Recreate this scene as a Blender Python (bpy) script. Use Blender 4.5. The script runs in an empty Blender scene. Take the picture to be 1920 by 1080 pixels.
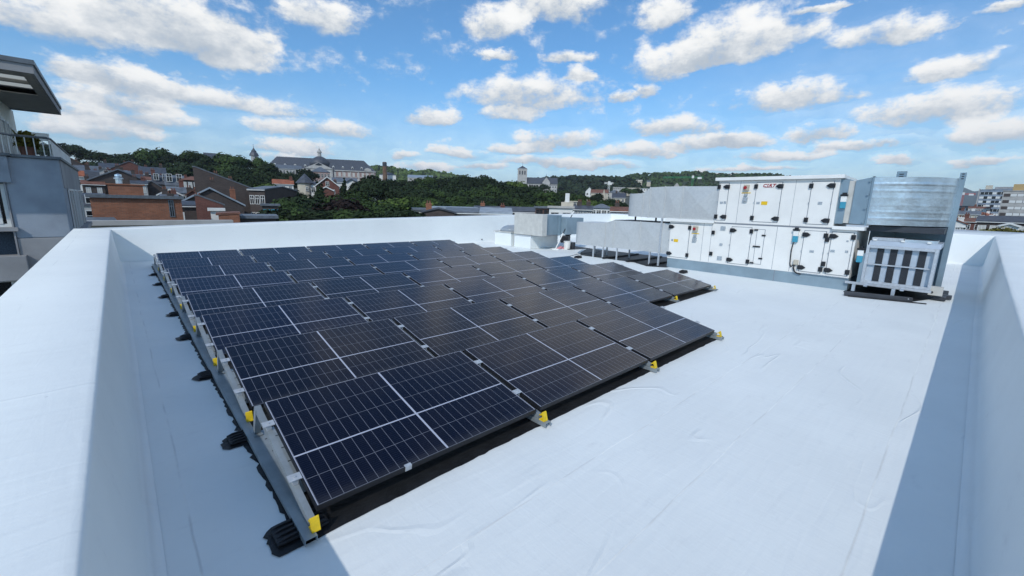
import bpy, bmesh, math, random
import numpy as np
from mathutils import Vector, Matrix
random.seed(7); rng = np.random.default_rng(7)
sc = bpy.context.scene
col = sc.collection
R_ = math.radians

# ------------------------------------------------------------------ camera
CAM = np.array([-0.6289, -2.2147, 1.8056])
ROT = np.array([[0.7338305, -0.6788764, 0.0248914],
                [-0.1152048, -0.1604736, -0.9802939],
                [0.6694928, 0.7165019, -0.1959702]])      # rows: right, down, forward
FOC = 789.55                                              # focal length in 1920-px units
cd = bpy.data.cameras.new('camera'); cam = bpy.data.objects.new('camera', cd); col.objects.link(cam)
cd.sensor_width = 36; cd.lens = FOC / 1920 * 36; cd.clip_start = 0.05; cd.clip_end = 20000
M4 = Matrix.Identity(4)
for i in range(3):
    M4[i][0] = ROT[0][i]; M4[i][1] = -ROT[1][i]; M4[i][2] = -ROT[2][i]; M4[i][3] = CAM[i]
cam.matrix_world = M4
sc.camera = cam

def ray(u, v): return ROT.T @ np.array([(u - 960) / FOC, (v - 540) / FOC, 1.0])
def P(u, v, d): return CAM + ray(u, v) * d                # survey: sight line and depth -> place in the world
def hor(u): return 358 + 0.0253 * u                       # level line seen at that bearing

# ------------------------------------------------------------------ light
SUN = Vector((-1.03, -0.57, 1.0)).normalized()
sd = bpy.data.lights.new('sun', 'SUN'); so = bpy.data.objects.new('sun', sd); col.objects.link(so)
sd.energy = 2.55; sd.angle = R_(0.5); sd.color = (1, 0.965, 0.91)
so.rotation_euler = SUN.to_track_quat('Z', 'Y').to_euler()
so.location = (0, 0, 30)
vs = sc.view_settings; vs.view_transform = 'Standard'; vs.look = 'None'; vs.gamma = 1; vs.use_curve_mapping = False
vs.exposure = -0.08
sc.cycles.max_bounces = 8
sc.cycles.volume_bounces = 0

# ------------------------------------------------------------------ node helpers
class NT:
    def __init__(s, tree): s.t = tree; s.n = tree.nodes; s.l = tree.links
    def new(s, typ, **kw):
        nd = s.n.new(typ)
        for k, v in kw.items(): setattr(nd, k, v)
        return nd
    def put(s, nd, i, v):
        if isinstance(v, bpy.types.NodeSocket): s.l.new(v, nd.inputs[i])
        elif v is not None: nd.inputs[i].default_value = v
    def math(s, op, a, b=None, c=None, clamp=False):
        nd = s.new('ShaderNodeMath', operation=op, use_clamp=clamp)
        s.put(nd, 0, a); s.put(nd, 1, b)
        if c is not None: s.put(nd, 2, c)
        return nd.outputs[0]
    def mix(s, f, a, b):
        nd = s.new('ShaderNodeMix', data_type='RGBA')
        s.put(nd, 0, f); s.put(nd, 6, a); s.put(nd, 7, b)
        return nd.outputs[2]
    def noise(s, vec, scale, detail=4, rough=0.5, out=0, dist=0.0):
        nd = s.new('ShaderNodeTexNoise'); s.put(nd, 'Vector', vec)
        nd.inputs['Scale'].default_value = scale; nd.inputs['Detail'].default_value = detail
        nd.inputs['Roughness'].default_value = rough; nd.inputs['Distortion'].default_value = dist
        return nd.outputs[out]
    def map(s, vec, scale=(1, 1, 1), loc=(0, 0, 0), rot=(0, 0, 0)):
        nd = s.new('ShaderNodeMapping'); s.put(nd, 0, vec)
        nd.inputs['Location'].default_value = loc; nd.inputs['Scale'].default_value = scale; nd.inputs['Rotation'].default_value = rot
        return nd.outputs[0]
    def smooth(s, v, a, b):
        nd = s.new('ShaderNodeMapRange', interpolation_type='SMOOTHSTEP')
        s.put(nd, 0, v); nd.inputs[1].default_value = a; nd.inputs[2].default_value = b
        return nd.outputs[0]

# ------------------------------------------------------------------ sky
world = bpy.data.worlds.new('World'); sc.world = world; world.use_nodes = True
w = NT(world.node_tree); w.n.clear()
tc = w.new('ShaderNodeTexCoord').outputs['Generated']
sky = w.new('ShaderNodeTexSky', sky_type='NISHITA')
sky.sun_disc = False; sky.sun_elevation = math.asin(SUN.z); sky.sun_rotation = math.atan2(SUN.x, SUN.y)
sky.altitude = 100; sky.air_density = 1.0; sky.dust_density = 0.6; sky.ozone_density = 2.5
sep = w.new('ShaderNodeSeparateXYZ'); w.put(sep, 0, tc)
dx, dy, dz = sep.outputs
warp = w.noise(w.map(tc, (1, 1, 2.4)), 7, 5, 0.6, out=1)
wv = w.new('ShaderNodeVectorMath', operation='SUBTRACT'); w.put(wv, 0, warp); wv.inputs[1].default_value = (0.5, 0.5, 0.5)
warp2 = w.noise(w.map(tc, (1, 1, 1.8)), 30, 4, 0.6, out=1)
wv2 = w.new('ShaderNodeVectorMath', operation='SUBTRACT'); w.put(wv2, 0, warp2); wv2.inputs[1].default_value = (0.5, 0.5, 0.5)
ws2 = w.new('ShaderNodeSeparateXYZ'); w.put(ws2, 0, wv2.outputs[0])
ws = w.new('ShaderNodeSeparateXYZ'); w.put(ws, 0, wv.outputs[0])
az = w.math('ADD', w.math('ADD', w.math('ARCTAN2', dx, dy), w.math('MULTIPLY', ws.outputs[0], 0.13)), w.math('MULTIPLY', ws2.outputs[0], 0.04))
el = w.math('ADD', w.math('ADD', w.math('ARCSINE', dz), w.math('MULTIPLY', ws.outputs[1], 0.045)), w.math('MULTIPLY', ws2.outputs[1], 0.018))
grp = bpy.data.node_groups.new('cloud_puff', 'ShaderNodeTree')
for nm in ('az', 'el', 'a', 'e', 'ra', 're', 'S', 'T'): grp.interface.new_socket(nm, in_out='INPUT', socket_type='NodeSocketFloat')
for nm in ('S', 'T'): grp.interface.new_socket(nm, in_out='OUTPUT', socket_type='NodeSocketFloat')
g = NT(grp); gi = g.new('NodeGroupInput').outputs; go = g.new('NodeGroupOutput')
gx = g.math('DIVIDE', g.math('SUBTRACT', gi[0], gi[2]), gi[4])
gy0 = g.math('DIVIDE', g.math('SUBTRACT', gi[1], gi[3]), gi[5])
gy = g.math('MAXIMUM', gy0, g.math('MULTIPLY', gy0, -1.35))          # flatter base than top
bl = g.math('MAXIMUM', g.math('SUBTRACT', 1.0, g.math('ADD', g.math('MULTIPLY', gx, gx), g.math('MULTIPLY', gy, gy))), 0.0)
g.l.new(g.math('ADD', gi[6], bl), go.inputs[0])
g.l.new(g.math('ADD', gi[7], g.math('MULTIPLY', bl, gy0)), go.inputs[1])
def azel(u, v):
    d = ray(u, v); d = d / np.linalg.norm(d); return math.atan2(d[0], d[1]), math.asin(d[2])
CLOUDS = [(120, 45, 250, 62), (330, 35, 200, 85), (430, 95, 110, 40), (600, 30, 95, 42), (200, 142, 130, 30), (370, 178, 245, 27), (230, 190, 110, 26),
 (230, 222, 170, 28), (190, 250, 150, 22), (590, 243, 135, 25), (560, 280, 95, 18), (815, 218, 50, 20), (925, 45, 70, 42), (1050, 8, 105, 45),
 (935, 101, 55, 12), (1075, 108, 55, 14), (985, 180, 145, 40), (950, 215, 80, 16), (1160, 181, 26, 13), (1208, 170, 36, 17), (1082, 143, 28, 18), (1245, 125, 88, 36),
 (1245, 30, 55, 42), (1400, 75, 145, 62), (1330, 110, 70, 30), (1260, 240, 110, 27), (1480, 185, 150, 30), (1760, 205, 170, 36), (1870, 250, 130, 38), (1050, 262, 90, 22),
 (980, 278, 70, 13), (868, 288, 70, 12), (1030, 303, 110, 14), (1190, 287, 95, 17), (1330, 272, 100, 18), (1390, 262, 70, 20), (1540, 248, 62, 20), (1680, 295, 42, 11),
 (1480, 290, 120, 14), (905, 312, 60, 9), (765, 292, 26, 13), (800, 318, 80, 12), (1130, 312, 70, 9), (1560, 12, 60, 10), (1880, 8, 80, 14), (1660, 62, 110, 34), (1800, 128, 90, 24),
 (1400, 318, 120, 8), (1620, 268, 110, 12), (1850, 300, 80, 12), (700, 330, 60, 10), (530, 300, 60, 10)]
S = T = 0.0
for (u, v, ru, rv) in CLOUDS:
    a, e = azel(u, v); ra = abs(azel(u + ru, v)[0] - azel(u - ru, v)[0]) / 2; re = abs(azel(u, v - rv)[1] - azel(u, v + rv)[1]) / 2
    nd = w.new('ShaderNodeGroup'); nd.node_tree = grp
    for i, val in enumerate((az, el, a, e, ra * 1.12, re * 1.2, S, T)): w.put(nd, i, val)
    S, T = nd.outputs[0], nd.outputs[1]
fb = w.noise(w.map(tc, (1, 1, 1.6)), 17, 10, 0.64)
fbl = w.noise(w.map(tc, (1, 1, 1.6), (3.1, 1.7, 0)), 2.6, 6, 0.55)
# loose cumulus over the rest of the dome, above the picture and behind the viewer
high = w.math('MULTIPLY', w.smooth(dz, 0.44, 0.62), w.smooth(fbl, 0.56, 0.68))
azm = w.math('ARCTAN2', dx, dy)
behind = w.math('MULTIPLY', w.smooth(w.math('ABSOLUTE', w.math('SUBTRACT', azm, R_(43))), R_(60), R_(80)), w.smooth(fbl, 0.55, 0.68))
# a broad bank standing high over the east side, which the panels mirror
bank = w.math('MULTIPLY', w.math('MULTIPLY', w.smooth(azm, R_(31), R_(44)), w.math('MULTIPLY', w.smooth(dz, 0.38, 0.46), w.smooth(dz, 0.66, 0.56))), w.smooth(w.noise(w.map(tc, (1, 1, 1), (0.4, 2.2, 0)), 3.4, 5, 0.6), 0.33, 0.48))
S2 = w.math('ADD', S, w.math('MAXIMUM', w.math('MAXIMUM', w.math('MULTIPLY', high, 0.5), w.math('MULTIPLY', behind, 0.8)), bank))
D = w.math('ADD', w.math('MINIMUM', S2, 1.0), w.math('MULTIPLY', w.math('SUBTRACT', fb, 0.5), 2.6))
mask = w.smooth(D, 0.02, 0.92)
veil = w.math('MULTIPLY', w.math('MULTIPLY', w.smooth(dz, 0.42, 0.05), w.smooth(azm, R_(50), R_(85))), w.math('MULTIPLY', w.noise(w.map(tc, (1, 1, 5)), 5, 5, 0.6), 0.75))
veil = w.math('MAXIMUM', veil, w.math('MULTIPLY', w.smooth(dz, 0.26, 0.0), 0.55))
vert = w.math('DIVIDE', T, w.math('ADD', S, 0.05))
lit = w.math('ADD', w.math('ADD', 0.50, w.math('MULTIPLY', vert, 0.75)), w.math('MULTIPLY', w.math('SUBTRACT', fb, 0.5), 1.8))
lit = w.math('SUBTRACT', lit, w.math('MULTIPLY', w.smooth(S, 0.8, 1.9), 0.22))
lit = w.smooth(lit, 0.0, 1.0)
ccol = w.mix(lit, (0.54, 0.61, 0.69, 1), (1.10, 1.10, 1.08, 1))
skyc = w.new('ShaderNodeMix', data_type='RGBA', blend_type='MULTIPLY'); skyc.inputs[0].default_value = 1
w.l.new(sky.outputs[0], skyc.inputs[6]); skyc.inputs[7].default_value = (0.58, 0.95, 1.15, 1)
b1 = w.new('ShaderNodeBackground'); w.l.new(skyc.outputs[2], b1.inputs[0]); b1.inputs[1].default_value = 0.15
b2 = w.new('ShaderNodeBackground'); w.l.new(ccol, b2.inputs[0]); b2.inputs[1].default_value = 1.0
ms = w.new('ShaderNodeMixShader'); w.l.new(w.math('MAXIMUM', mask, veil, clamp=True), ms.inputs[0])
w.l.new(b1.outputs[0], ms.inputs[1]); w.l.new(b2.outputs[0], ms.inputs[2])
wo = w.new('ShaderNodeOutputWorld'); w.l.new(ms.outputs[0], wo.inputs[0])
world.cycles.sampling_method = 'MANUAL'; world.cycles.sample_map_resolution = 512

# ------------------------------------------------------------------ materials
def mat(name, base, rough=0.6, metal=0.0, var=0.0, vscale=3.0, bump=0.0, bscale=20, spec=0.5, fn=None, stretch=(1, 1, 1), isl=0.0):
    m = bpy.data.materials.new(name); m.use_nodes = True; t = NT(m.node_tree)
    bs = t.n['Principled BSDF']; c = tuple(base) + (1,)
    bs.inputs['Roughness'].default_value = rough; bs.inputs['Metallic'].default_value = metal; bs.inputs['Specular IOR Level'].default_value = spec
    bs.inputs['Base Color'].default_value = c
    oc = t.new('ShaderNodeTexCoord').outputs['Object']
    colr = None
    if var:
        n = t.noise(t.map(oc, stretch), vscale, 6, 0.6)
        d = tuple(max(0, x * (1 - var)) for x in base) + (1,); l = tuple(min(1, x * (1 + var)) for x in base) + (1,)
        colr = t.mix(t.smooth(n, 0.3, 0.7), d, l)
    if isl:
        gn = t.new('ShaderNodeNewGeometry'); oi = t.new('ShaderNodeObjectInfo')
        r = t.math('ADD', t.math('MULTIPLY', gn.outputs['Random Per Island'], 0.5), t.math('MULTIPLY', oi.outputs['Random'], 0.5))
        d = tuple(x * (1 - isl) for x in base) + (1,); l = tuple(min(1, x * (1 + isl)) for x in base) + (1,)
        colr = t.mix(r, d, l)
    if colr is not None: t.l.new(colr, bs.inputs['Base Color'])
    if bump:
        bn = t.new('ShaderNodeBump'); bn.inputs['Strength'].default_value = 1; bn.inputs['Distance'].default_value = bump
        t.l.new(t.noise(t.map(oc, stretch), bscale, 5, 0.6), bn.inputs['Height']); t.l.new(bn.outputs[0], bs.inputs['Normal'])
    if fn: fn(t, bs, oc)
    return m

def f_membrane(floor):
    def fn(t, bs, oc):
        sp = t.new('ShaderNodeSeparateXYZ'); t.put(sp, 0, oc); x, y, z = sp.outputs
        soft = t.noise(oc, 0.7, 5, 0.6)
        grime = t.noise(t.map(oc, (1.2, 3, 3)), 2.5, 7, 0.7)
        c = t.mix(t.smooth(soft, 0.3, 0.75), (0.78, 0.805, 0.79, 1), (0.84, 0.865, 0.845, 1))
        c = t.mix(t.math('MULTIPLY', t.smooth(grime, 0.56, 0.8), 0.35), c, (0.56, 0.57, 0.58, 1))
        speck = t.noise(t.map(oc, (1, 1.6, 1)), 13, 3, 0.5)
        c = t.mix(t.math('MULTIPLY', t.smooth(speck, 0.76, 0.80), 0.6), c, (0.35, 0.35, 0.36, 1))
        h = t.math('MULTIPLY', t.noise(t.map(oc, (0.5, 4.5, 2), rot=(0, 0, 0.12)), 3.2, 3, 0.45, dist=0.5), 0.0085)
        h = t.math('ADD', h, t.math('MULTIPLY', t.noise(t.map(oc, (7, 1.4, 2), rot=(0, 0, -0.3)), 2.5, 2, 0.4, dist=0.8), 0.003))
        h = t.math('ADD', h, t.math('MULTIPLY', t.noise(oc, 45, 3, 0.5), 0.0012))
        if floor:
            wr = t.noise(t.map(oc, (0.7, 1.8, 1), rot=(0, 0, 0.5)), 0.8, 2, 0.4, dist=0.7)
            ridge = t.math('SUBTRACT', 1.0, t.math('MULTIPLY', t.math('ABSOLUTE', t.math('SUBTRACT', wr, 0.5)), 48), clamp=True)
            h = t.math('ADD', h, t.math('MULTIPLY', t.math('MULTIPLY', ridge, t.smooth(t.noise(oc, 0.55, 2), 0.52, 0.64)), 0.011))
            wob = t.math('MULTIPLY', t.math('SUBTRACT', t.noise(oc, 1.1, 3), 0.5), 0.05)
            yy = t.math('ADD', y, wob)
            lap = None
            for y0 in (-1.22, -0.62, -2.05):                       # lap seams of the sheets, under the white coat
                d = t.math('SUBTRACT', yy, y0)
                step = t.smooth(d, -0.006, 0.006)
                h = t.math('ADD', h, t.math('MULTIPLY', step, 0.006))
                ln = t.math('SUBTRACT', 1.0, t.math('MULTIPLY', t.math('ABSOLUTE', d), 110), clamp=True)
                lap = ln if lap is None else t.math('MAXIMUM', lap, ln)
            d = t.math('SUBTRACT', t.math('ADD', x, wob), -0.52)
            h = t.math('ADD', h, t.math('MULTIPLY', t.smooth(d, -0.006, 0.006), -0.006))
            lap = t.math('MAXIMUM', lap, t.math('SUBTRACT', 1.0, t.math('MULTIPLY', t.math('ABSOLUTE', d), 110), clamp=True))
            brk = t.smooth(t.noise(oc, 1.7, 3), 0.42, 0.6)
            c = t.mix(t.math('MULTIPLY', t.math('MULTIPLY', lap, brk), 0.45), c, (0.42, 0.43, 0.45, 1))
        else:
            wob = t.math('MULTIPLY', t.math('SUBTRACT', t.noise(oc, 1.1, 3), 0.5), 0.05)
            lap = None
            for x0 in (-1.33, ):
                ln = t.math('SUBTRACT', 1.0, t.math('MULTIPLY', t.math('ABSOLUTE', t.math('SUBTRACT', t.math('ADD', x, wob), x0)), 90), clamp=True)
                lap = ln
            tr = t.math('FRACT', t.math('MULTIPLY', t.math('ADD', y, wob), 0.62))
            l2 = t.math('SUBTRACT', 1.0, t.math('MULTIPLY', t.math('ABSOLUTE', t.math('SUBTRACT', tr, 0.5)), 60), clamp=True)
            h = t.math('ADD', h, t.math('MULTIPLY', l2, 0.004))
            brk = t.smooth(t.noise(oc, 1.7, 3), 0.42, 0.6)
            c = t.mix(t.math('MULTIPLY', t.math('MULTIPLY', lap, brk), 0.3), c, (0.42, 0.43, 0.45, 1))
        t.l.new(c, bs.inputs['Base Color'])
        bn = t.new('ShaderNodeBump'); bn.inputs['Strength'].default_value = 0.55; bn.inputs['Distance'].default_value = 1.0
        t.l.new(h, bn.inputs['Height']); t.l.new(bn.outputs[0], bs.inputs['Normal'])
    return fn

PW, PD, PTH = 1.754, 1.096, 0.1988
def f_cells(t, bs, oc):
    sp = t.new('ShaderNodeSeparateXYZ'); t.put(sp, 0, oc); x, y, z = sp.outputs
    def band(v, c, hw): return t.math('LESS_THAN', t.math('ABSOLUTE', t.math('SUBTRACT', v, c)), hw)
    half = (PW - 0.030 - 0.014) / 2; cw = half / 12
    hx = t.math('SUBTRACT', t.math('ABSOLUTE', t.math('SUBTRACT', x, PW / 2)), 0.007)      # both halves mirror
    fx = t.math('FRACT', t.math('DIVIDE', hx, cw))
    vl = t.math('GREATER_THAN', t.math('ABSOLUTE', t.math('SUBTRACT', fx, 0.5)), 0.5 - 0.0014 / cw)
    gap = 0.430; rh = (PD - 0.020 - 0.008) / 5
    yy = t.math('SUBTRACT', y, 0.010); up = t.math('GREATER_THAN', yy, 2 * rh + 0.004)
    yy = t.math('SUBTRACT', yy, t.math('MULTIPLY', up, 0.008))
    fy = t.math('FRACT', t.math('DIVIDE', yy, rh))
    hl = t.math('GREATER_THAN', t.math('ABSOLUTE', t.math('SUBTRACT', fy, 0.5)), 0.5 - 0.0016 / rh)
    thin = t.math('MAXIMUM', vl, hl)
    thick = t.math('MAXIMUM', band(x, PW / 2, 0.007), band(y, 0.010 + 2 * rh + 0.004, 0.0062))
    thick = t.math('MAXIMUM', thick, t.math('GREATER_THAN', t.math('ABSOLUTE', t.math('SUBTRACT', x, PW / 2)), PW / 2 - 0.0125))
    thick = t.math('MAXIMUM', thick, t.math('GREATER_THAN', y, PD - 0.011))
    fb_ = t.math('FRACT', t.math('DIVIDE', yy, rh / 12))
    bus = t.math('GREATER_THAN', t.math('ABSOLUTE', t.math('SUBTRACT', fb_, 0.5)), 0.5 - 0.00045 / (rh / 12))
    oi = t.new('ShaderNodeObjectInfo').outputs['Random']
    base = t.mix(oi, (0.0012, 0.0020, 0.009, 1), (0.0016, 0.0030, 0.018, 1))
    base = t.mix(t.math('MULTIPLY', bus, 0.28), base, (0.16, 0.17, 0.20, 1))
    base = t.mix(t.math('MULTIPLY', thin, 0.45), base, (0.42, 0.44, 0.50, 1))
    base = t.mix(thick, base, (0.46, 0.48, 0.56, 1))
    ov = t.new('ShaderNodeVectorMath', operation='ADD'); t.put(ov, 0, oc)
    cb = t.new('ShaderNodeCombineXYZ'); t.put(cb, 0, t.math('MULTIPLY', oi, 37.0)); t.put(cb, 1, t.math('MULTIPLY', oi, 11.0)); t.l.new(cb.outputs[0], ov.inputs[1])
    dirt = t.noise(ov.outputs[0], 5, 7, 0.7)
    sm = t.smooth(t.noise(t.map(ov.outputs[0], (1, 4, 1), rot=(0, 0, 0.4)), 3.5, 6, 0.75, dist=1.5), 0.63, 0.80)
    edge = t.smooth(y, 0.10, 0.0)
    dust = t.math('ADD', t.math('MULTIPLY', t.smooth(dirt, 0.5, 0.85), 0.014), t.math('ADD', t.math('MULTIPLY', sm, 0.16), t.math('MULTIPLY', t.math('MULTIPLY', edge, dirt), 0.10)))
    base = t.mix(dust, base, (0.35, 0.34, 0.33, 1))
    t.l.new(base, bs.inputs['Base Color'])
    t.l.new(t.math('ADD', 0.10, t.math('MULTIPLY', dirt, 0.10)), bs.inputs['Roughness'])
    bs.inputs['IOR'].default_value = 1.43
    bs.inputs['Specular Tint'].default_value = (1.0, 0.90, 0.80, 1)

def f_brick(c1, c2, mortar, s=1.0):
    def fn(t, bs, oc):
        br = t.new('ShaderNodeTexBrick')
        # brick courses on upright walls whichever way they face
        sp = t.new('ShaderNodeSeparateXYZ'); t.put(sp, 0, oc)
        cb = t.new('ShaderNodeCombineXYZ'); t.put(cb, 0, t.math('ADD', sp.outputs[0], sp.outputs[1])); t.put(cb, 1, sp.outputs[2])
        t.l.new(cb.outputs[0], br.inputs['Vector'])
        br.inputs['Scale'].default_value = s; br.inputs['Color1'].default_value = c1 + (1,); br.inputs['Color2'].default_value = c2 + (1,); br.inputs['Mortar'].default_value = mortar + (1,)
        br.inputs['Brick Width'].default_value = 0.42; br.inputs['Row Height'].default_value = 0.14; br.inputs['Mortar Size'].default_value = 0.012; br.inputs['Bias'].default_value = 0
        n = t.noise(oc, 0.9, 6, 0.65)
        c = t.mix(t.math('MULTIPLY', t.smooth(n, 0.35, 0.75), 0.5), br.outputs[0], tuple(x * 0.45 for x in c1) + (1,))
        t.l.new(c, bs.inputs['Base Color'])
    return fn

def f_galv(t, bs, oc):
    vo = t.new('ShaderNodeTexVoronoi'); t.put(vo, 'Vector', oc); vo.inputs['Scale'].default_value = 22
    n = t.noise(oc, 1.6, 6, 0.65)
    sp = t.new('ShaderNodeSeparateColor'); t.l.new(vo.outputs['Color'], sp.inputs[0])
    k = t.math('ADD', t.math('MULTIPLY', sp.outputs[0], 0.25), t.math('MULTIPLY', n, 0.75))
    t.l.new(t.mix(k, (0.50, 0.51, 0.505, 1), (0.70, 0.705, 0.69, 1)), bs.inputs['Base Color'])
    t.l.new(t.math('ADD', 0.34, t.math('MULTIPLY', k, 0.22)), bs.inputs['Roughness'])

MT = {}
MT['membrane'] = mat('white_membrane', (0.8, 0.8, 0.8), 0.55, spec=0.3, fn=f_membrane(True))
MT['coping'] = mat('white_coping', (0.8, 0.8, 0.8), 0.55, spec=0.3, fn=f_membrane(False))
MT['bitumen'] = mat('bitumen', (0.010, 0.010, 0.011), 0.55, var=0.5, vscale=5, bump=0.01, bscale=14)
MT['rubber'] = mat('black_rubber', (0.012, 0.012, 0.014), 0.6, var=0.3, vscale=15)
MT['cells'] = mat('solar_cells', (0.003, 0.003, 0.01), 0.12, fn=f_cells)
MT['pframe'] = mat('black_anodised', (0.02, 0.021, 0.026), 0.38, 0.3, var=0.2)
MT['alu'] = mat('grey_aluminium', (0.31, 0.35, 0.37), 0.5, 0.35, var=0.12, vscale=6)
MT['aluclamp'] = mat('pale_aluminium', (0.52, 0.55, 0.58), 0.45, 0.3, var=0.1, vscale=20)
MT['yellow'] = mat('yellow_plastic', (0.80, 0.55, 0.015), 0.5, var=0.12, vscale=30)
MT['white'] = mat('white_paint', (0.82, 0.80, 0.755), 0.42, var=0.035, vscale=2.5)
MT['cap'] = mat('white_cap', (0.83, 0.82, 0.78), 0.4, var=0.04, vscale=2)
MT['seam'] = mat('grey_gasket', (0.22, 0.24, 0.27), 0.6)
MT['plinth'] = mat('blue_grey_steel', (0.27, 0.35, 0.40), 0.45, 0.3, var=0.12, vscale=1.6)
MT['bluegrey'] = mat('blue_grey_sheet', (0.27, 0.36, 0.42), 0.42, 0.45, var=0.10, vscale=1.5)
MT['galv'] = mat('galvanised_sheet', (0.6, 0.6, 0.6), 0.4, 0.30, fn=f_galv)
MT['shiny'] = mat('bright_zinc', (0.66, 0.71, 0.74), 0.30, 0.85, var=0.18, vscale=2.2, stretch=(1, 1, 0.6), bump=0.02, bscale=3)
MT['black'] = mat('black_plastic', (0.014, 0.015, 0.018), 0.4)
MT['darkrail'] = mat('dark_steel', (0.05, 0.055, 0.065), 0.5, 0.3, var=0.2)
MT['greylabel'] = mat('grey_label', (0.36, 0.40, 0.43), 0.5, var=0.35, vscale=40)
MT['sticker'] = mat('yellow_sticker', (0.80, 0.50, 0.01), 0.5, var=0.1, vscale=60)
MT['red'] = mat('red_plastic', (0.36, 0.02, 0.025), 0.4)
MT['blue'] = mat('blue_plastic', (0.05, 0.30, 0.42), 0.4)
MT['baffle'] = mat('pale_steel', (0.50, 0.56, 0.62), 0.4, 0.3, var=0.08, vscale=3)
MT['insul'] = mat('beige_board', (0.56, 0.55, 0.51), 0.7, var=0.08, vscale=5)
MT['dome'] = mat('smoked_acrylic', (0.30, 0.34, 0.38), 0.15, var=0.1)
MT['pink'] = mat('pink_cloth', (0.75, 0.30, 0.33), 0.9, var=0.15)
MT['render_blue'] = mat('blue_grey_render', (0.29, 0.325, 0.37), 0.85, var=0.16, vscale=0.9, bump=0.01, bscale=40)
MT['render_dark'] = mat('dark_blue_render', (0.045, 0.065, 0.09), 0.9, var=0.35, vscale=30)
MT['render_grey'] = mat('grey_render', (0.28, 0.28, 0.285), 0.85, var=0.14, vscale=0.9)
MT['render_beige'] = mat('beige_render', (0.78, 0.76, 0.66), 0.85, var=0.08, vscale=1.2)
MT['soffit'] = mat('grey_soffit', (0.30, 0.29, 0.265), 0.9, var=0.1)
MT['zinc'] = mat('dark_zinc', (0.14, 0.155, 0.17), 0.5, 0.3, var=0.2)
MT['slate'] = mat('slate', (0.060, 0.068, 0.085), 0.55, var=0.35, vscale=1.2, stretch=(1, 1, 3))
MT['slate2'] = mat('pale_slate', (0.115, 0.132, 0.155), 0.5, var=0.25, vscale=1.2)
MT['tiles'] = mat('orange_tiles', (0.30, 0.095, 0.045), 0.8, var=0.35, vscale=1.5)
MT['tiles2'] = mat('brown_tiles', (0.17, 0.075, 0.05), 0.8, var=0.35, vscale=1.5)
MT['brick'] = mat('orange_brick', (0.3, 0.12, 0.07), 0.85, fn=f_brick((0.34, 0.125, 0.062), (0.23, 0.085, 0.045), (0.22, 0.17, 0.13)))
MT['brickd'] = mat('dark_brick', (0.09, 0.06, 0.05), 0.9, fn=f_brick((0.085, 0.064, 0.056), (0.06, 0.047, 0.043), (0.09, 0.08, 0.075)))
MT['brickr'] = mat('red_brick', (0.2, 0.07, 0.05), 0.9, fn=f_brick((0.19, 0.062, 0.045), (0.13, 0.048, 0.036), (0.16, 0.12, 0.10)))
MT['cream'] = mat('cream_stone', (0.50, 0.45, 0.36), 0.85, var=0.12, vscale=0.6)
MT['stone'] = mat('pale_stone', (0.42, 0.41, 0.39), 0.85, var=0.14, vscale=0.4)
MT['whitewall'] = mat('white_wall', (0.70, 0.70, 0.67), 0.85, var=0.08, vscale=0.5)
MT['pinkbrick'] = mat('pink_brick', (0.32, 0.215, 0.19), 0.85, var=0.15, vscale=0.5)
MT['glass'] = mat('dark_glass', (0.012, 0.015, 0.018), 0.08, var=0.3, vscale=2)
MT['wframe'] = mat('white_frame', (0.68, 0.69, 0.67), 0.5)
MT['shade'] = mat('pale_blind', (0.50, 0.49, 0.45), 0.8, var=0.2, vscale=0.3)
MT['metalroof'] = mat('zinc_roof', (0.34, 0.38, 0.42), 0.45, 0.4, var=0.2, vscale=0.7)
MT['asphalt'] = mat('ground_mix', (0.06, 0.065, 0.05), 0.95, var=0.5, vscale=0.05)
MT['leaf_dark'] = mat('foliage_dark', (0.018, 0.031, 0.012), 0.75, isl=0.65, spec=0.15)
MT['leaf_mid'] = mat('foliage_mid', (0.034, 0.058, 0.016), 0.75, isl=0.65, spec=0.15)
MT['leaf_light'] = mat('foliage_light', (0.070, 0.108, 0.024), 0.75, isl=0.5, spec=0.15)
MT['leaf_red'] = mat('foliage_purple', (0.022, 0.013, 0.011), 0.75, isl=0.5, spec=0.15)
MT['leaf_olive'] = mat('foliage_olive', (0.12, 0.11, 0.02), 0.75, isl=0.5, spec=0.15)
MT['bark'] = mat('bark', (0.06, 0.045, 0.03), 0.9, var=0.3)
MT['hill'] = mat('hill_woods', (0.040, 0.060, 0.022), 0.95, var=0.5, vscale=0.03, bump=3, bscale=0.06)
MT['hillfar'] = mat('far_hill_woods', (0.030, 0.045, 0.035), 0.95, var=0.3, vscale=0.012)
MT['green_steel'] = mat('green_steel', (0.02, 0.20, 0.07), 0.5)
MT['red_steel'] = mat('red_steel', (0.55, 0.06, 0.04), 0.5)
MT['ochre'] = mat('ochre_cladding', (0.44, 0.31, 0.14), 0.7, var=0.1)
MT['curtain'] = mat('blue_curtain_wall', (0.24, 0.29, 0.36), 0.3, var=0.3, vscale=0.4)
MT['chimney'] = mat('brown_chimney', (0.16, 0.095, 0.06), 0.9, var=0.2, vscale=0.4)

def f_opal(t, bs, oc):
    tr = t.new('ShaderNodeBsdfTranslucent'); tr.inputs[0].default_value = (0.55, 0.53, 0.45, 1)
    mx = t.new('ShaderNodeMixShader'); mx.inputs[0].default_value = 0.75; t.l.new(bs.outputs[0], mx.inputs[1]); t.l.new(tr.outputs[0], mx.inputs[2])
    t.l.new(mx.outputs[0], t.n['Material Output'].inputs['Surface'])
MT['opal'] = mat('opal_glass', (0.7, 0.68, 0.6), 0.4, fn=f_opal)
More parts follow.
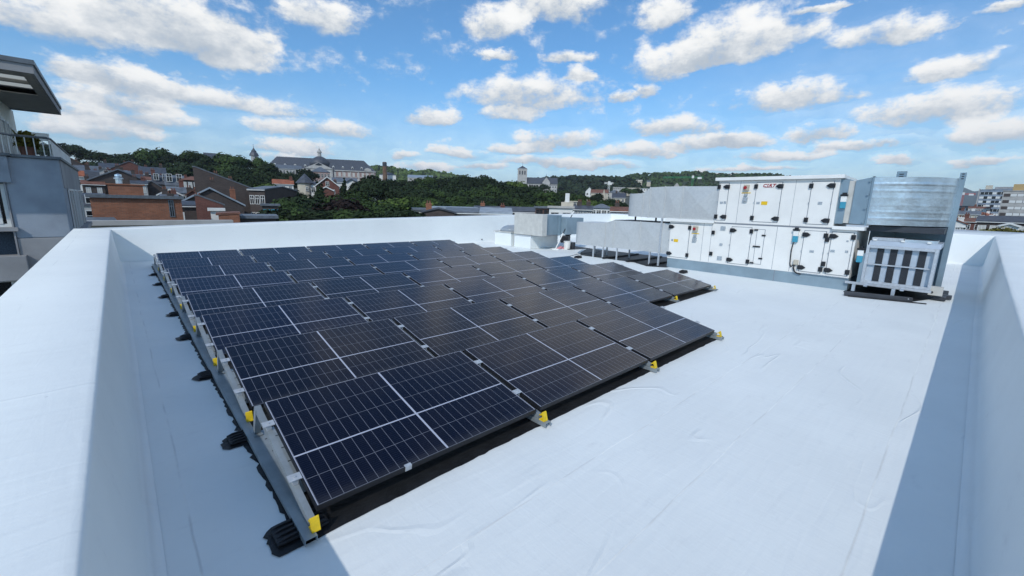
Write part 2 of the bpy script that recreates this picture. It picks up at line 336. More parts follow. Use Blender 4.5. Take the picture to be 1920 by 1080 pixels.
# ------------------------------------------------------------------ mesh builder
class MB:
    def __init__(s): s.v = []; s.f = []; s.m = []; s.k = 0
    def use(s, k): s.k = k; return s
    def add(s, vs, fs):
        o = len(s.v); s.v += [tuple(map(float, p)) for p in vs]
        s.f += [tuple(i + o for i in f) for f in fs]; s.m += [s.k] * len(fs); return s
    def box(s, x0, x1, y0, y1, z0, z1, M=None):
        vs = [(x, y, z) for z in (z0, z1) for y in (y0, y1) for x in (x0, x1)]
        if M: vs = [M @ Vector(p) for p in vs]
        return s.add(vs, [(0, 2, 3, 1), (4, 5, 7, 6), (0, 1, 5, 4), (2, 6, 7, 3), (0, 4, 6, 2), (1, 3, 7, 5)])
    def prism(s, pts, a, b, ax=0, M=None):
        """polygon in the two other axes, run from a to b along axis ax"""
        n = len(pts); vs = []
        for t in (a, b):
            for p in pts:
                q = [p[0], p[1]]; q.insert(ax, t); vs.append(q)
        if M: vs = [M @ Vector(p) for p in vs]
        return s.add(vs, [tuple(range(n))[::-1], tuple(range(n, 2 * n))] + [(i, (i + 1) % n, n + (i + 1) % n, n + i) for i in range(n)])
    def tube(s, p, q, r, n=8, r2=None):
        p, q = Vector(p), Vector(q); d = (q - p).normalized(); a = d.orthogonal().normalized(); b = d.cross(a); r2 = r if r2 is None else r2
        vs = [p + (a * math.cos(t) + b * math.sin(t)) * r for t in [i * 2 * math.pi / n for i in range(n)]] + [q + (a * math.cos(t) + b * math.sin(t)) * r2 for t in [i * 2 * math.pi / n for i in range(n)]]
        return s.add(vs, [tuple(range(n))[::-1], tuple(range(n, 2 * n))] + [(i, (i + 1) % n, n + (i + 1) % n, n + i) for i in range(n)])
    def path(s, pts, r, n=6):
        for a, b in zip(pts, pts[1:]): s.tube(a, b, r, n)
        return s
    def lathe(s, prof, n=16, c=(0, 0, 0)):
        vs = [(c[0] + r * math.cos(i * 2 * math.pi / n), c[1] + r * math.sin(i * 2 * math.pi / n), c[2] + z) for r, z in prof for i in range(n)]
        fs = [(j * n + i, j * n + (i + 1) % n, (j + 1) * n + (i + 1) % n, (j + 1) * n + i) for j in range(len(prof) - 1) for i in range(n)]
        return s.add(vs, fs + [tuple(range(n))[::-1], tuple(range((len(prof) - 1) * n, len(prof) * n))])
    def build(s, name, mats, parent=None, smooth=False, bevel=0, fix=True, world=True):
        if parent and world:                                   # vertices were given in world coordinates
            off = Vector((0, 0, 0)); p = parent
            while p: off += Vector(p.location); p = p.parent
            s.v = [(a - off.x, b - off.y, c - off.z) for a, b, c in s.v]
        me = bpy.data.meshes.new(name); me.from_pydata(s.v, [], s.f)
        for m in (mats if isinstance(mats, (list, tuple)) else [mats]): me.materials.append(MT[m] if isinstance(m, str) else m)
        me.polygons.foreach_set('material_index', s.m)
        if smooth: me.polygons.foreach_set('use_smooth', [True] * len(s.f))
        if fix:
            bm = bmesh.new(); bm.from_mesh(me); bmesh.ops.recalc_face_normals(bm, faces=bm.faces); bm.to_mesh(me); bm.free()
        me.update()
        o = bpy.data.objects.new(name, me); col.objects.link(o)
        if parent: o.parent = parent
        if bevel:
            b = o.modifiers.new('bevel', 'BEVEL'); b.width = bevel; b.segments = 2; b.limit_method = 'ANGLE'
        return o

def tag(o, label=None, cat=None, group=None, kind=None):
    if label: o['label'] = label
    if cat: o['category'] = cat
    if group: o['group'] = group
    if kind: o['kind'] = kind
    return o
def thing(name, loc, label, cat, group=None, rot=(0, 0, 0)):
    o = bpy.data.objects.new(name, None); col.objects.link(o); o.location = tuple(map(float, loc)); o.rotation_euler = rot
    o.empty_display_size = 0.2
    return tag(o, label, cat, group)
def copy_part(o, parent):
    c = o.copy(); col.objects.link(c); c.parent = parent
    for ch in o.children: copy_part(ch, c)
    return c
def copy_thing(o, loc, label):
    c = o.copy(); col.objects.link(c); c.location = tuple(map(float, loc)); c['label'] = label
    for ch in o.children: copy_part(ch, c)
    return c
ORD = ['first', 'second', 'third', 'fourth', 'fifth', 'sixth', 'seventh', 'eighth', 'ninth', 'tenth', 'eleventh', 'twelfth', 'thirteenth', 'fourteenth',
       'fifteenth', 'sixteenth', 'seventeenth', 'eighteenth', 'nineteenth', 'twentieth', 'twenty-first', 'twenty-second', 'twenty-third', 'twenty-fourth', 'twenty-fifth', 'twenty-sixth']

# ================================================================== THE ROOF
def floor_at(u, v, z=0.0):
    d = ray(u, v); return CAM + d * ((z - CAM[2]) / d[2])
def at_x(u, v, x):
    d = ray(u, v); return CAM + d * ((x - CAM[0]) / d[0])
def at_y(u, v, y):
    d = ray(u, v); return CAM + d * ((y - CAM[1]) / d[1])

b = MB()
nx, ny = 58, 42
vs_ = [(-0.72 + 23.0 * i / nx, -2.76 + 16.0 * j / ny, 0) for j in range(ny + 1) for i in range(nx + 1)]
b.add(vs_, [(j * (nx + 1) + i, j * (nx + 1) + i + 1, (j + 1) * (nx + 1) + i + 1, (j + 1) * (nx + 1) + i) for j in range(ny) for i in range(nx)])
tag(b.build('roof_floor', 'membrane', fix=False), kind='structure')

# parapets: inner foot, inner arris, outer arris, per ring station
def st(b0, t0, o0, h, ho): return dict(b=b0, t=t0, o=o0, h=h, ho=ho)
SA = st((-0.72, -2.49), (-0.82, -2.60), (-1.56, -3.40), 0.80, 0.79)
SD = st((-0.70, 13.20), (-0.785, 13.28), (-1.52, 13.90), 0.885, 0.875)
backs = [st((x, 13.20), (x, 13.30), (x, 13.90), h - 0.012, h) for x, h in ((3.06, 1.012), (6.82, 1.115), (10.07, 1.185), (14.68, 1.265), (19.5, 1.33))]
SC = st((22.2, 13.20), (22.3, 13.30), (23.1, 13.90), 1.34, 1.35)
SB = st((22.2, -2.745), (22.3, -2.855), (23.1, -3.70), 1.115, 1.25)
SB2 = st((10.0, -2.605), (10.0, -2.715), (10.0, -3.52), 0.90, 0.93)
def wall(name, stations, label):
    b = MB(); prof = []
    for s in stations:
        bx, by = s['b']; tx, ty = s['t']; ox, oy = s['o']; dx_, dy_ = bx - tx, by - ty
        ln = math.hypot(dx_, dy_); ix, iy = dx_ / ln, dy_ / ln
        k = 0.035
        row = [(bx + ix * 0.10, by + iy * 0.10, 0.003), (bx + ix * 0.03, by + iy * 0.03, 0.02), (bx, by, 0.085)]
        row += [(tx + ix * 0.012 - ix * 0.0, ty + iy * 0.012, s['h'] - k), (tx + ix * 0.004, ty + iy * 0.004, s['h'] - k * 0.35), (tx - ix * 0.012, ty - iy * 0.012, s['h'] - 0.004), (tx - ix * 0.045, ty - iy * 0.045, s['h'])]
        row += [(ox + (tx - ox) * 0.03, oy + (ty - oy) * 0.03, s['ho']), (ox, oy, s['ho'] - 0.03), (ox, oy, -17)]
        prof.append(row)
    m = len(prof[0])
    b.add([p for r in prof for p in r], [(i * m + j, i * m + j + 1, (i + 1) * m + j + 1, (i + 1) * m + j) for i in range(len(prof) - 1) for j in range(m - 1)])
    return tag(b.build(name, 'coping', smooth=True), label, 'parapet')
def split_flat(o):
    me = o.data
wall('parapet_wall', [SA, SD], 'broad white coated parapet running beside the grey apartment house')
wall('parapet_wall', [SD] + backs + [SC], 'long white parapet behind the solar panels with the wooded hill beyond')
wall('parapet_wall', [SC, SB], 'white parapet at the far end behind the ventilation plant')
wall('parapet_wall', [SB, SB2, SA], 'white parapet throwing the long strip of shade on the roof floor')

def ragged(pts, step=0.05, amp=0.012, z=0.004, seed=1):
    r = random.Random(seed); out = []
    for (a, c) in zip(pts, pts[1:] + pts[:1]):
        L = math.hypot(c[0] - a[0], c[1] - a[1]); n = max(1, int(L / step))
        for i in range(n):
            t = i / n; k = amp * (1 if abs(c[1] - a[1]) > abs(c[0] - a[0]) else 0.3)
            k = k * (1.8 if r.random() < 0.12 else 1)
            out.append((a[0] + (c[0] - a[0]) * t + r.uniform(-k, k), a[1] + (c[1] - a[1]) * t + r.uniform(-k, k), z))
    return out
def sheet(name, polys, m='bitumen', z=0.004, step=0.05, amp=0.012):
    b = MB()
    for i, p in enumerate(polys):
        q = ragged(p, step, amp, z + 0.001 * i, seed=i + 3); b.add(q, [tuple(range(len(q)))])
    return tag(b.build(name, m, fix=False), kind='structure')

# ------------------------------------------------------------------ solar field
PITCH, GAP, Z0 = 1.5278, 0.0533, 0.13
XJ = [j * (PW + GAP) - GAP / 2 for j in range(6)]
NROW = 8
sheet('bitumen_strip', [[(-0.125, -0.085), (1.2, -0.055), (3.4, -0.04), (5.62, -0.04), (5.60, 0.6), (5.62, 1.40), (6.9, 1.43), (9.28, 1.475), (9.16, 2.2), (9.0, 3.0), (9.0, 11.9), (-0.125, 11.95)]], amp=0.014)

pads = [(548, 1000), (462, 821), (397, 704), (358, 633), (333, 590), (314, 557), (301, 534), (292, 516)]
blots = []
for i, (u, v) in enumerate(pads):
    p = floor_at(u, v); x0 = -0.245 if i == 0 else -0.25
    y = p[1]; r = 0.10 if i else 0.12
    blots.append([(x0, y - r * 0.7), (-0.22, y - r * 1.1), (-0.06, y - r * 1.15), (-0.05, y + r * 1.0), (-0.2, y + r * 0.95), (x0, y + r * 0.6)])
sheet('bitumen_patches', blots, z=0.006, step=0.03, amp=0.012)

def pad_mb():
    b = MB(); b.box(-0.165, 0.10, -0.075, 0.075, 0, 0.016)
    for k in range(4):
        y = -0.062 + k * 0.040
        b.prism([(-0.165, 0.015), (-0.13, 0.028), (0.08, 0.034), (0.10, 0.015)], y, y + 0.014, 1)
    return b
pad0 = None
for i, (u, v) in enumerate(pads):
    p = floor_at(u, v); loc = (-0.045, p[1], 0.012)
    lab = 'ridged black rubber foot under the left end rail, %s from the front' % ORD[i] if i else 'ridged black rubber foot with dead leaves at the near corner of the solar field'
    if pad0 is None:
        pad0 = pad_mb().build('support_pad', 'rubber', bevel=0.004); pad0.location = loc; tag(pad0, lab, 'rubber foot', 'rubber feet under the end rail')
    else: copy_thing(pad0, loc, lab)
# feet that stick out at the stepped right end
for (u, v, lab) in ((1282, 512, 'black rubber foot showing past the solar panel nearest the ventilation plant'), (1085, 484, 'black rubber foot standing clear between the solar panels and the lower duct')):
    p = floor_at(u, v); c = copy_thing(pad0, (p[0], p[1], 0.012), lab); c.scale = (1, 1, 2.2)
for k, (u, v, rz) in enumerate(((537, 1001, 0.4), (541, 1007, 1.2))):
    p = floor_at(u, v); b = MB(); L = 0.028
    b.add([(-L, 0, 0), (-L * .3, 0.009, 0.005), (L, 0, 0.002), (-L * .3, -0.009, 0.005), (0, 0, 0.001)], [(0, 4, 1), (1, 4, 2), (2, 4, 3), (3, 4, 0)])
    o = b.build('dead_leaf', 'cream', fix=False); o.location = (p[0], p[1], 0.014); o.rotation_euler = (0.1, 0.1, rz)
    tag(o, ('dry pale leaf lying on the bitumen beside the near rubber foot', 'second dry leaf on the bitumen, the one closer to its ragged edge')[k], 'leaf')

# mounting rails: x = 0 is the rail axis
ct, sn = math.cos(PTH), math.sin(PTH)
def on(s, n): return (s * ct - n * sn, Z0 + s * sn + n * ct)      # along the panel, off its face -> (y, z)
def bracket_mb():
    b = MB(); W_ = 0.018
    b.prism([on(-0.03, -0.037), on(1.125, -0.037), on(1.125, -0.082), on(0.07, -0.082), on(-0.03, -0.075)], -W_, W_, 0)
    yt, zt = on(1.125, -0.037)
    b.prism([(yt - 0.05, zt - 0.012), (yt + 0.002, zt), (yt + 0.135, 0.052), (yt + 0.085, 0.052)], -0.021, 0.021, 0)
    b.prism([(yt + 0.05, 0.050), (yt + 0.20, 0.050), (yt + 0.20, 0.056), (yt + 0.05, 0.056)], -0.03, 0.03, 0)
    return b
def cap_mb():
    b = MB()
    b.prism([(-0.088, 0.052), (-0.078, 0.052), (-0.054, 0.118), (-0.061, 0.127), (-0.069, 0.120)], -0.023, 0.023, 0)
    b.prism([(-0.088, 0.0505), (-0.03, 0.0505), (-0.03, 0.058), (-0.088, 0.058)], -0.023, 0.023, 0)
    b.prism([(-0.062, 0.110), (-0.030, 0.098), (-0.030, 0.090), (-0.066, 0.100)], -0.022, 0.022, 0)
    return b
def clamp_mb(s):
    b = MB(); y0, z0 = on(s, 0)
    b.prism([on(s - 0.028, 0.0025), on(s + 0.028, 0.0025), on(s + 0.028, 0.007), on(s - 0.028, 0.007)], -0.036, 0.036, 0)
    b.prism([on(s - 0.024, -0.036), on(s + 0.024, -0.036), on(s + 0.024, 0.0025), on(s - 0.024, 0.0025)], -0.014, 0.014, 0)
    q = on(s, 0.007); q2 = on(s, 0.013)
    b.tube((0, q[0], q[1]), (0, q2[0], q2[1]), 0.009, 6)
    return b
def rail_base_mb(y0, y1, wide):
    b = MB(); xr = 0.032
    b.box(-0.032, -0.028, y0, y1, 0.012, 0.050); b.box(-0.0279, xr, y0, y1, 0.046, 0.050)
    b.box(xr - 0.004, xr, y0, y1, 0.012, 0.0459)
    if wide:
        for i in range(8): b.box(0.0321, 0.20, i * PITCH + 0.30, i * PITCH + 1.25, 0.040, 0.046)
    if wide:
        for k in range(1, 60):
            y = y0 + k * 0.2
            if (y % PITCH) > 0.35 and (y % PITCH) < 1.2: b.use(1).box(0.06, 0.16, y, y + 0.012, 0.0462, 0.0475).use(0)
    return b
proto = {}
raillabs = ['outermost grey mounting rail at the shaded left edge of the solar field', 'grey mounting rail between the first and second panels of each row', 'grey mounting rail between the second and third panels of each row',
            'grey mounting rail closing the three-panel front row, at the third yellow cap along', 'grey mounting rail between the fourth and fifth panels of the longer rows', 'outermost grey mounting rail on the stepped right edge towards the ventilation plant']
for j in range(6):
    r0 = 0 if j < 4 else 1
    t = thing('mounting_rail', (XJ[j] - (0.008 if j == 0 else -0.008 if j == 5 else 0), 0, 0), raillabs[j], 'rail', 'mounting rails under the solar panels')
    rail_base_mb(r0 * PITCH - 0.115, 7 * PITCH + 1.34, j == 0).build('base_rail', ['alu', 'darkrail'], t, world=False).location = (-0.036 if j == 0 else 0, 0, 0)
    for i in range(r0, NROW):
        for key, mk, m in (('bracket', bracket_mb, 'alu'), ('yellow_cap', cap_mb, 'yellow'), ('clamp', lambda: clamp_mb(0.27), 'aluclamp'), ('clamp2', lambda: clamp_mb(0.83), 'aluclamp')):
            if key == 'yellow_cap' and i > r0 and j > 0: pass
            if key not in proto:
                o = mk().build(key.rstrip('2'), m, t, world=False); proto[key] = o
            else: o = copy_part(proto[key], t)
            o.location = (0, i * PITCH, 0)
# panels
def frame_mb():
    b = MB(); w_ = 0.007
    b.box(0, PW, 0, w_, -0.035, 0.0015).box(0, PW, PD - w_, PD, -0.035, 0.0015)
    b.box(0, w_, w_, PD - w_, -0.035, 0.0014).box(PW - w_, PW, w_, PD - w_, -0.035, 0.0014)
    b.box(w_, PW - w_, 0.0071, 0.03, -0.035, -0.033).box(w_, PW - w_, PD - 0.03, PD - 0.0071, -0.035, -0.033)
    return b
ROWN = ['nearest row', 'second row from the front', 'third row from the front', 'fourth row from the front', 'fifth row from the front', 'sixth row from the front', 'seventh row from the front', 'rearmost row']
pan0 = None
for i in range(NROW):
    n = 3 if i == 0 else 5
    for j in range(n):
        if i == 0: what = ('with a silver clip on its lower edge', 'in the middle of the three', 'at the right end past the second yellow cap')[j]
        else: what = ('at its left end', 'second from left', 'in the middle', 'second from right', 'at its right end')[j]
        lab = 'black solar panel in the %s, %s' % (ROWN[i], what)
        loc = (j * (PW + GAP), i * PITCH, Z0)
        if pan0 is None:
            pan0 = thing('solar_panel', loc, lab, 'solar panel', 'tilted solar panels', (PTH, 0, 0))
            frame_mb().build('frame', 'pframe', pan0, world=False)
            MB().add([(0.007, 0.007, 0), (PW - 0.007, 0.007, 0), (PW - 0.007, PD - 0.007, 0), (0.007, PD - 0.007, 0)], [(0, 1, 2, 3)]).build('cell_glass', 'cells', pan0, fix=False, world=False)
        else: copy_thing(pan0, loc, lab)
b = MB(); M = Matrix.Rotation(-0.1, 4, 'Z')
b.box(0.545, 0.590, -0.004, 0.020, 0.0016, 0.0046).box(0.545, 0.590, -0.0045, -0.0005, -0.030, 0.0015)
b.build('edge_clip', 'aluclamp', pan0, world=False)

# ------------------------------------------------------------------ ventilation plant
XF = 11.75
def F(u, v): p = at_x(u, v, XF); return p[1], p[2]
GX = 'ventilation plant'
ahu = thing('air_handling_unit', (12.5, 1.8, 0), 'long white double-deck ventilation unit of door panels on a blue-grey plinth', 'air handler')
YL, YR = 4.04, -0.47
def upw(name, b, m, p=ahu, **k): return b.build(name, m, p, **k)
upw('plinth', MB().box(XF + 0.012, 13.5, YR + 0.0, YL - 0.02, 0.0, 0.285).use(1).box(XF + 0.008, XF + 0.0115, 1.06, 1.075, 0, 0.285), ['plinth', 'seam'])
low = upw('lower_casing', MB().box(XF, 13.52, YR, YL, 0.285, 1.405), 'white', bevel=0.012)
upp = upw('upper_casing', MB().box(XF, 13.35, 0.0, 2.72, 1.435, 2.57), 'white', bevel=0.012)
upw('roof_cap', MB().prism([(XF - 0.09, 2.572), (13.42, 2.572), (13.42, 2.60), (13.40, 2.625), (XF - 0.085, 2.655), (XF - 0.09, 2.65)], -0.075, 2.80, 1), 'cap', bevel=0.006)
upw('roof_cap', MB().prism([(XF - 0.09, 1.407), (13.5, 1.407), (13.5, 1.44), (XF - 0.085, 1.485), (XF - 0.09, 1.48)], 2.724, 4.15, 1), 'cap', bevel=0.006)
upw('roof_cap', MB().prism([(XF - 0.09, 1.407), (13.5, 1.407), (13.5, 1.44), (XF - 0.085, 1.485), (XF - 0.09, 1.48)], -0.60, -0.003, 1), 'cap', bevel=0.006)
b = MB()
b.box(XF - 0.003, XF + 0.01, -0.02, 2.74, 1.4055, 1.4345)
for u in (1320.5, 1336, 1458, 1491): y = F(u, 416 + (u - 1256) * .0516)[0]; b.box(XF - 0.002, XF + 0.004, y - 0.004, y + 0.004, 0.30, 1.40)
y = F(1390, 338)[0]; b.box(XF - 0.002, XF + 0.004, y - 0.004, y + 0.004, 1.44, 2.56)
y = F(1494, 336)[0]; b.box(XF - 0.002, XF + 0.004, y - 0.003, y + 0.003, 1.44, 2.56)
upw('panel_joints', b, 'seam')
def hinge_mb(y, z, s=1):
    b = MB(); b.box(XF - 0.045, XF - 0.0135, y - 0.042, y + 0.042, z - 0.055, z + 0.055); b.box(XF - 0.055, XF - 0.0451, y - 0.036, y + 0.025, z - 0.044, z + 0.044); return b
def handle_mb(y, z, d):
    b = MB(); b.prism([(y - 0.05 * d, z - 0.05), (y + 0.05 * d, z - 0.055), (y + 0.11 * d, z - 0.014), (y + 0.125 * d, z), (y + 0.11 * d, z + 0.014), (y + 0.05 * d, z + 0.055), (y - 0.05 * d, z + 0.05)], XF - 0.05, XF - 0.0135, 0)
    b.box(XF - 0.075, XF - 0.0501, min(y - .04 * d, y + .06 * d), max(y - .04 * d, y + .06 * d), z - 0.03, z + 0.03); return b
def door(yl, yr, z0, z1, hl, hr, lab=None):
    """yl is the picture's left edge (larger y); hl/hr: 'hinge', 'handle' or ''"""
    g_ = MB().box(XF - 0.004, XF + 0.002, yr - 0.004, yl + 0.004, z0 - 0.006, z1 + 0.006)
    d = upw('door', MB().box(XF - 0.013, XF - 0.0041, yr + 0.010, yl - 0.010, z0 + 0.008, z1 - 0.008), 'white', bevel=0.004)
    if lab: d['label'] = lab
    upw('door_seal', g_, 'seam', d)
    for side, kind in ((yl, hl), (yr, hr)):
        sg = 1 if side == yl else -1
        for z in (z0 + 0.10, z1 - 0.10):
            if kind == 'hinge': upw('hinge', hinge_mb(side, z), 'black', d, bevel=0.012)
            elif kind == 'handle': upw('handle', handle_mb(side - 0.02 * sg, z, -sg), 'black', d, bevel=0.008)
        if kind: upw('bolt', MB().tube((XF - 0.03, side - 0.0, (z0 + z1) / 2), (XF - 0.013, side, (z0 + z1) / 2), 0.014, 8), 'greylabel', d)
    return d
def vt(u): return 416 + (u - 1256) * .0516
def yy_(u, v): return F(u, v)[0]
D1 = door(yy_(1258, 416), yy_(1295, vt(1295)), 0.335, 1.345, 'handle', 'hinge')
D2 = door(yy_(1373, vt(1373)), yy_(1411, vt(1411)), 0.335, 1.345, 'handle', 'hinge')
D3 = door(yy_(1509.5, vt(1509)), yy_(1551, vt(1551)), 0.335, 1.345, 'handle', 'hinge')
D4 = door(yy_(1561, vt(1561)), yy_(1603, vt(1603)), 0.335, 1.345, 'handle', 'hinge')
U0 = door(yy_(1350.5, 340), yy_(1368.5, 339), 1.50, 2.51, 'hinge', '')
U1 = door(yy_(1420, 338), yy_(1469, 337), 1.50, 2.51, 'hinge', 'handle')
U2 = door(yy_(1524, 335), yy_(1566.5, 334), 1.50, 2.51, 'hinge', 'handle')
for z in (1.60, 2.41): upw('handle', handle_mb(yy_(1368.5, 339) + 0.02, z, 1), 'black', U0, bevel=0.008)
for u, v in ((1338, 436), (1333.5, 475.5)): upw('hinge', hinge_mb(*F(u, v)), 'black', bevel=0.012)
for u, v in ((1551.5, 449), (1544, 494.5)): upw('hinge', hinge_mb(*F(u, v)), 'black', bevel=0.012)
# small inspection door
y0, y1 = yy_(1421, 428), yy_(1435, 428)
sd_ = upw('inspection_door', MB().box(XF - 0.010, XF - 0.0041, y1, y0, 0.40, 1.30), 'white'); upw('door_seal', MB().box(XF - 0.004, XF + 0.002, y1 - 0.012, y0 + 0.012, 0.388, 1.312), 'seam', sd_)
for u, v in ((1418.5, 431), (1432.5, 441.5), (1415.5, 462), (1422, 462.5), (1426, 484.7), (1409.5, 492.6)):
    y, z = F(u, v); upw('latch', MB().box(XF - 0.03, XF - 0.0101, y - 0.045, y + 0.045, z - 0.018, z + 0.018), 'black', sd_)
def plate(name, u0, v0, u1, v1, m, p=ahu, d0=0.0135, d1=0.018):
    a = F(u0, v0); c = F(u1, v1)
    return upw(name, MB().box(XF - d1, XF - d0, min(a[0], c[0]), max(a[0], c[0]), min(a[1], c[1]), max(a[1], c[1])), m, p)
plate('warning_sticker', 1428, 377.5, 1438.5, 384.3, 'sticker', U1); plate('rating_plate', 1418.8, 378.5, 1424.5, 383, 'greylabel', U1)
plate('warning_sticker', 1264, 448, 1271.5, 454, 'sticker', D1); plate('rating_plate', 1259, 448, 1262.5, 452, 'greylabel', D1)
plate('rating_plate', 1350.5, 378, 1355.5, 382.5, 'greylabel', U0); plate('rating_plate', 1357.5, 377.5, 1361.5, 382.5, 'greylabel', U0)
plate('pictogram', 1534, 378.5, 1541.5, 384, 'greylabel', U2); plate('pictogram', 1518.5, 469, 1526, 474, 'greylabel', D3)
plate('pictogram', 1557.5, 468, 1565, 473.5, 'greylabel', D4); plate('pictogram', 1585, 469.5, 1590, 474.5, 'greylabel', D4); plate('pictogram', 1587.5, 450.5, 1591, 454, 'greylabel', D4)
for q in ((1352, 424, 1360, 432), (1345.2, 480, 1353, 488), (1349.8, 456, 1354.5, 460.5)): plate('damper_plate', *q, 'greylabel', d0=0.0005, d1=0.02)
def estop(u, v):
    y, z = F(u, v)
    s_ = upw('emergency_switch', MB().box(XF - 0.07, XF, y - 0.065, y + 0.065, z - 0.075, z + 0.075), 'cream', bevel=0.006)
    upw('red_button', MB().tube((XF - 0.10, y + 0.015, z), (XF - 0.07, y + 0.015, z), 0.040, 14), 'red', s_)
    upw('yellow_strip', MB().box(XF - 0.012, XF, y - 0.11, y + 0.11, z - 0.145, z - 0.125), 'sticker', s_)
    upw('cable_box', MB().box(XF - 0.05, XF, y - 0.04, y + 0.03, z - 0.21, z - 0.15).box(XF - 0.06, XF, y - 0.055, y + 0.05, z - 0.36, z - 0.25), 'greylabel', s_)
estop(1400.5, 352); estop(1305, 429)
# name plate and its lettering
pl = plate('name_plate', 1433, 344.5, 1452, 351.8, 'cap', U1, 0.0135, 0.022)
y0, z0_ = F(1433, 351.8); y1, z1_ = F(1452, 344.5)
fc = bpy.data.curves.new('lettering', 'FONT'); fc.body = 'CIAT'; fc.shear = 0.3; fc.align_x = 'CENTER'; fc.align_y = 'CENTER'; fc.extrude = 0.002; fc.offset = 0.004
fo = bpy.data.objects.new('lettering', fc); col.objects.link(fo); fo.data.materials.append(MT['red'])
fc.size = abs(z1_ - z0_) * 1.15; fc.space_character = 1.25
me_ = bpy.data.meshes.new_from_object(fo); bpy.data.objects.remove(fo); fo = bpy.data.objects.new('lettering', me_); col.objects.link(fo)
fo.parent = pl; fo.location = Vector((XF - 0.0245, (y0 + y1) / 2, (z0_ + z1_) / 2)) - Vector((12.5, 1.8, 0)); fo.rotation_euler = (math.pi / 2, 0, -math.pi / 2)
b = MB()
for dz_, in ((0.055,), (-0.055,)):
    zc = (z0_ + z1_) / 2 + dz_ * abs(z1_ - z0_) / 0.13
    b.box(XF - 0.0245, XF - 0.0221, y1 + 0.02, y0 - 0.02, zc - 0.004, zc + 0.004)
upw('red_rule', b, 'red', pl)
# damper motors (blue and white), with cable on the front one
def motor(name, x, y, z, p, sgn=1):
    m_ = upw(name, MB().box(x - 0.07, x, y - 0.055, y + 0.055, z - 0.17, z - 0.02), 'blue', p, bevel=0.008)
    upw('white_half', MB().box(x - 0.071, x, y - 0.055, y + 0.055, z - 0.0195, z + 0.11), 'cap', m_, bevel=0.006)
    upw('coupling', MB().box(x - 0.085, x, y - 0.07, y + 0.07, z + 0.112, z + 0.15).tube((x - 0.04, y, z + 0.15), (x - 0.04, y, z + 0.19), 0.045, 10), 'black', m_)
    return m_
y, z = F(1493, 441); mm = motor('damper_motor', XF, y, z, ahu)
ya, za = F(1488, 455); yb, zb = F(1481, 497); yc, zc = F(1487, 494); 
upw('cable', MB().path([(XF - .02, ya, za), (XF - .02, ya + .02, za - .2), (XF - .02, yb, zb + .04), (XF - .03, yb - .03, zb - .04), (XF - .03, yc - 0.02, zc - 0.02)], 0.012), 'black', mm)
upw('junction_box', MB().box(XF - 0.06, XF, yc - 0.11, yc - 0.01, zc - 0.02, zc + 0.10), 'cream', mm, bevel=0.008)
upw('cable', MB().path([(XF - .03, yc - 0.04, zc - 0.02), (XF - .05, yc - 0.03, zc - 0.10), (XF - .04, yc - 0.06, zc - 0.19), (XF - .03, yc - 0.13, zc - 0.235), (XF - .02, yc - 0.20, zc - 0.245)], 0.018), 'black', mm)
upw('cable_tray', MB().box(XF - 0.03, XF + 0.01, YR, yc - 0.2, 0.288, 0.302), 'greylabel')

# galvanised ducts with cross-broken faces
def cross_face(b, x, ya, yb, za0, za1, zb0, zb1, k=0.05):
    """front face between y=ya (z za0..za1) and y=yb, dished out by k at its middle"""
    c = ((ya + yb) / 2, (za0 + za1 + zb0 + zb1) / 4)
    b.add([(x, ya, za0), (x, ya, za1), (x, yb, zb1), (x, yb, zb0), (x - k, c[0], c[1])], [(0, 1, 4), (1, 2, 4), (2, 3, 4), (3, 0, 4)])
def duct(name, stations, xf, xb, endy, r, label, loc):
    """stations: (y, z0, z1) from the unit outward; the far end turns a quarter circle of radius r away from the viewer"""
    t = thing(name, loc, label, 'duct', None)
    b = MB()
    for (ya, a0, a1), (yb, b0, b1) in zip(stations, stations[1:]):
        cross_face(b, xf, ya, yb, a0, a1, b0, b1, min(.045, .04 * abs(ya - yb)))
        b.add([(xf, ya, a1), (xf, yb, b1), (xb, yb, b1), (xb, ya, a1), (xf, ya, a0), (xf, yb, b0), (xb, yb, b0), (xb, ya, a0)], [(0, 1, 2, 3), (4, 7, 6, 5)])
    b.build('sheet_metal_run', 'galv', t)
    y, z0, z1 = stations[-1]; n = 10; b = MB(); arc = [(xf + r - r * math.cos(a), y + r * math.sin(a)) for a in [math.pi / 2 * i / n for i in range(n + 1)]] + [(xb + 0.6, y + r)]
    b.add([(px, py, zz) for px, py in arc for zz in (z0, z1)], [(2 * i, 2 * i + 1, 2 * i + 3, 2 * i + 2) for i in range(len(arc) - 1)])
    m_ = len(arc); b.add([(px, py, z1) for px, py in arc] + [(xb + .6, y, z1)], [tuple(range(m_ + 1))]); b.add([(px, py, z0) for px, py in arc] + [(xb + .6, y, z0)], [tuple(range(m_ + 1))])
    b.build('elbow', 'galv', t, smooth=False)
    for (y_, a0, a1) in stations[:-1]:
        MB().box(xf - 0.022, xf + 0.006, y_ - 0.012, y_ + 0.012, a0 - 0.012, a1 + 0.012).build('flange', 'galv', t)
    return t
dl = duct('ventilation_duct', [(YL + 0.0, 0.41, 1.335), (5.05, 0.41, 1.345), (6.05, 0.41, 1.345), (6.38, 0.41, 1.245), (7.35, 0.41, 1.20)], XF + 0.02, 12.75, 8.0, 0.62, 'lower galvanised duct on short legs over the black sheet', (12.3, 6.0, 0))
du = duct('ventilation_duct', [(2.72, 1.49, 2.43), (3.75, 1.49, 2.44), (4.30, 1.49, 2.44), (4.80, 1.49, 2.42), (5.03, 1.50, 2.24), (5.25, 1.50, 2.23)], XF + 0.02, 12.75, 5.8, 0.50, 'upper galvanised duct entering the raised deck, higher than its twin', (12.3, 4.0, 1.49))
b = MB()
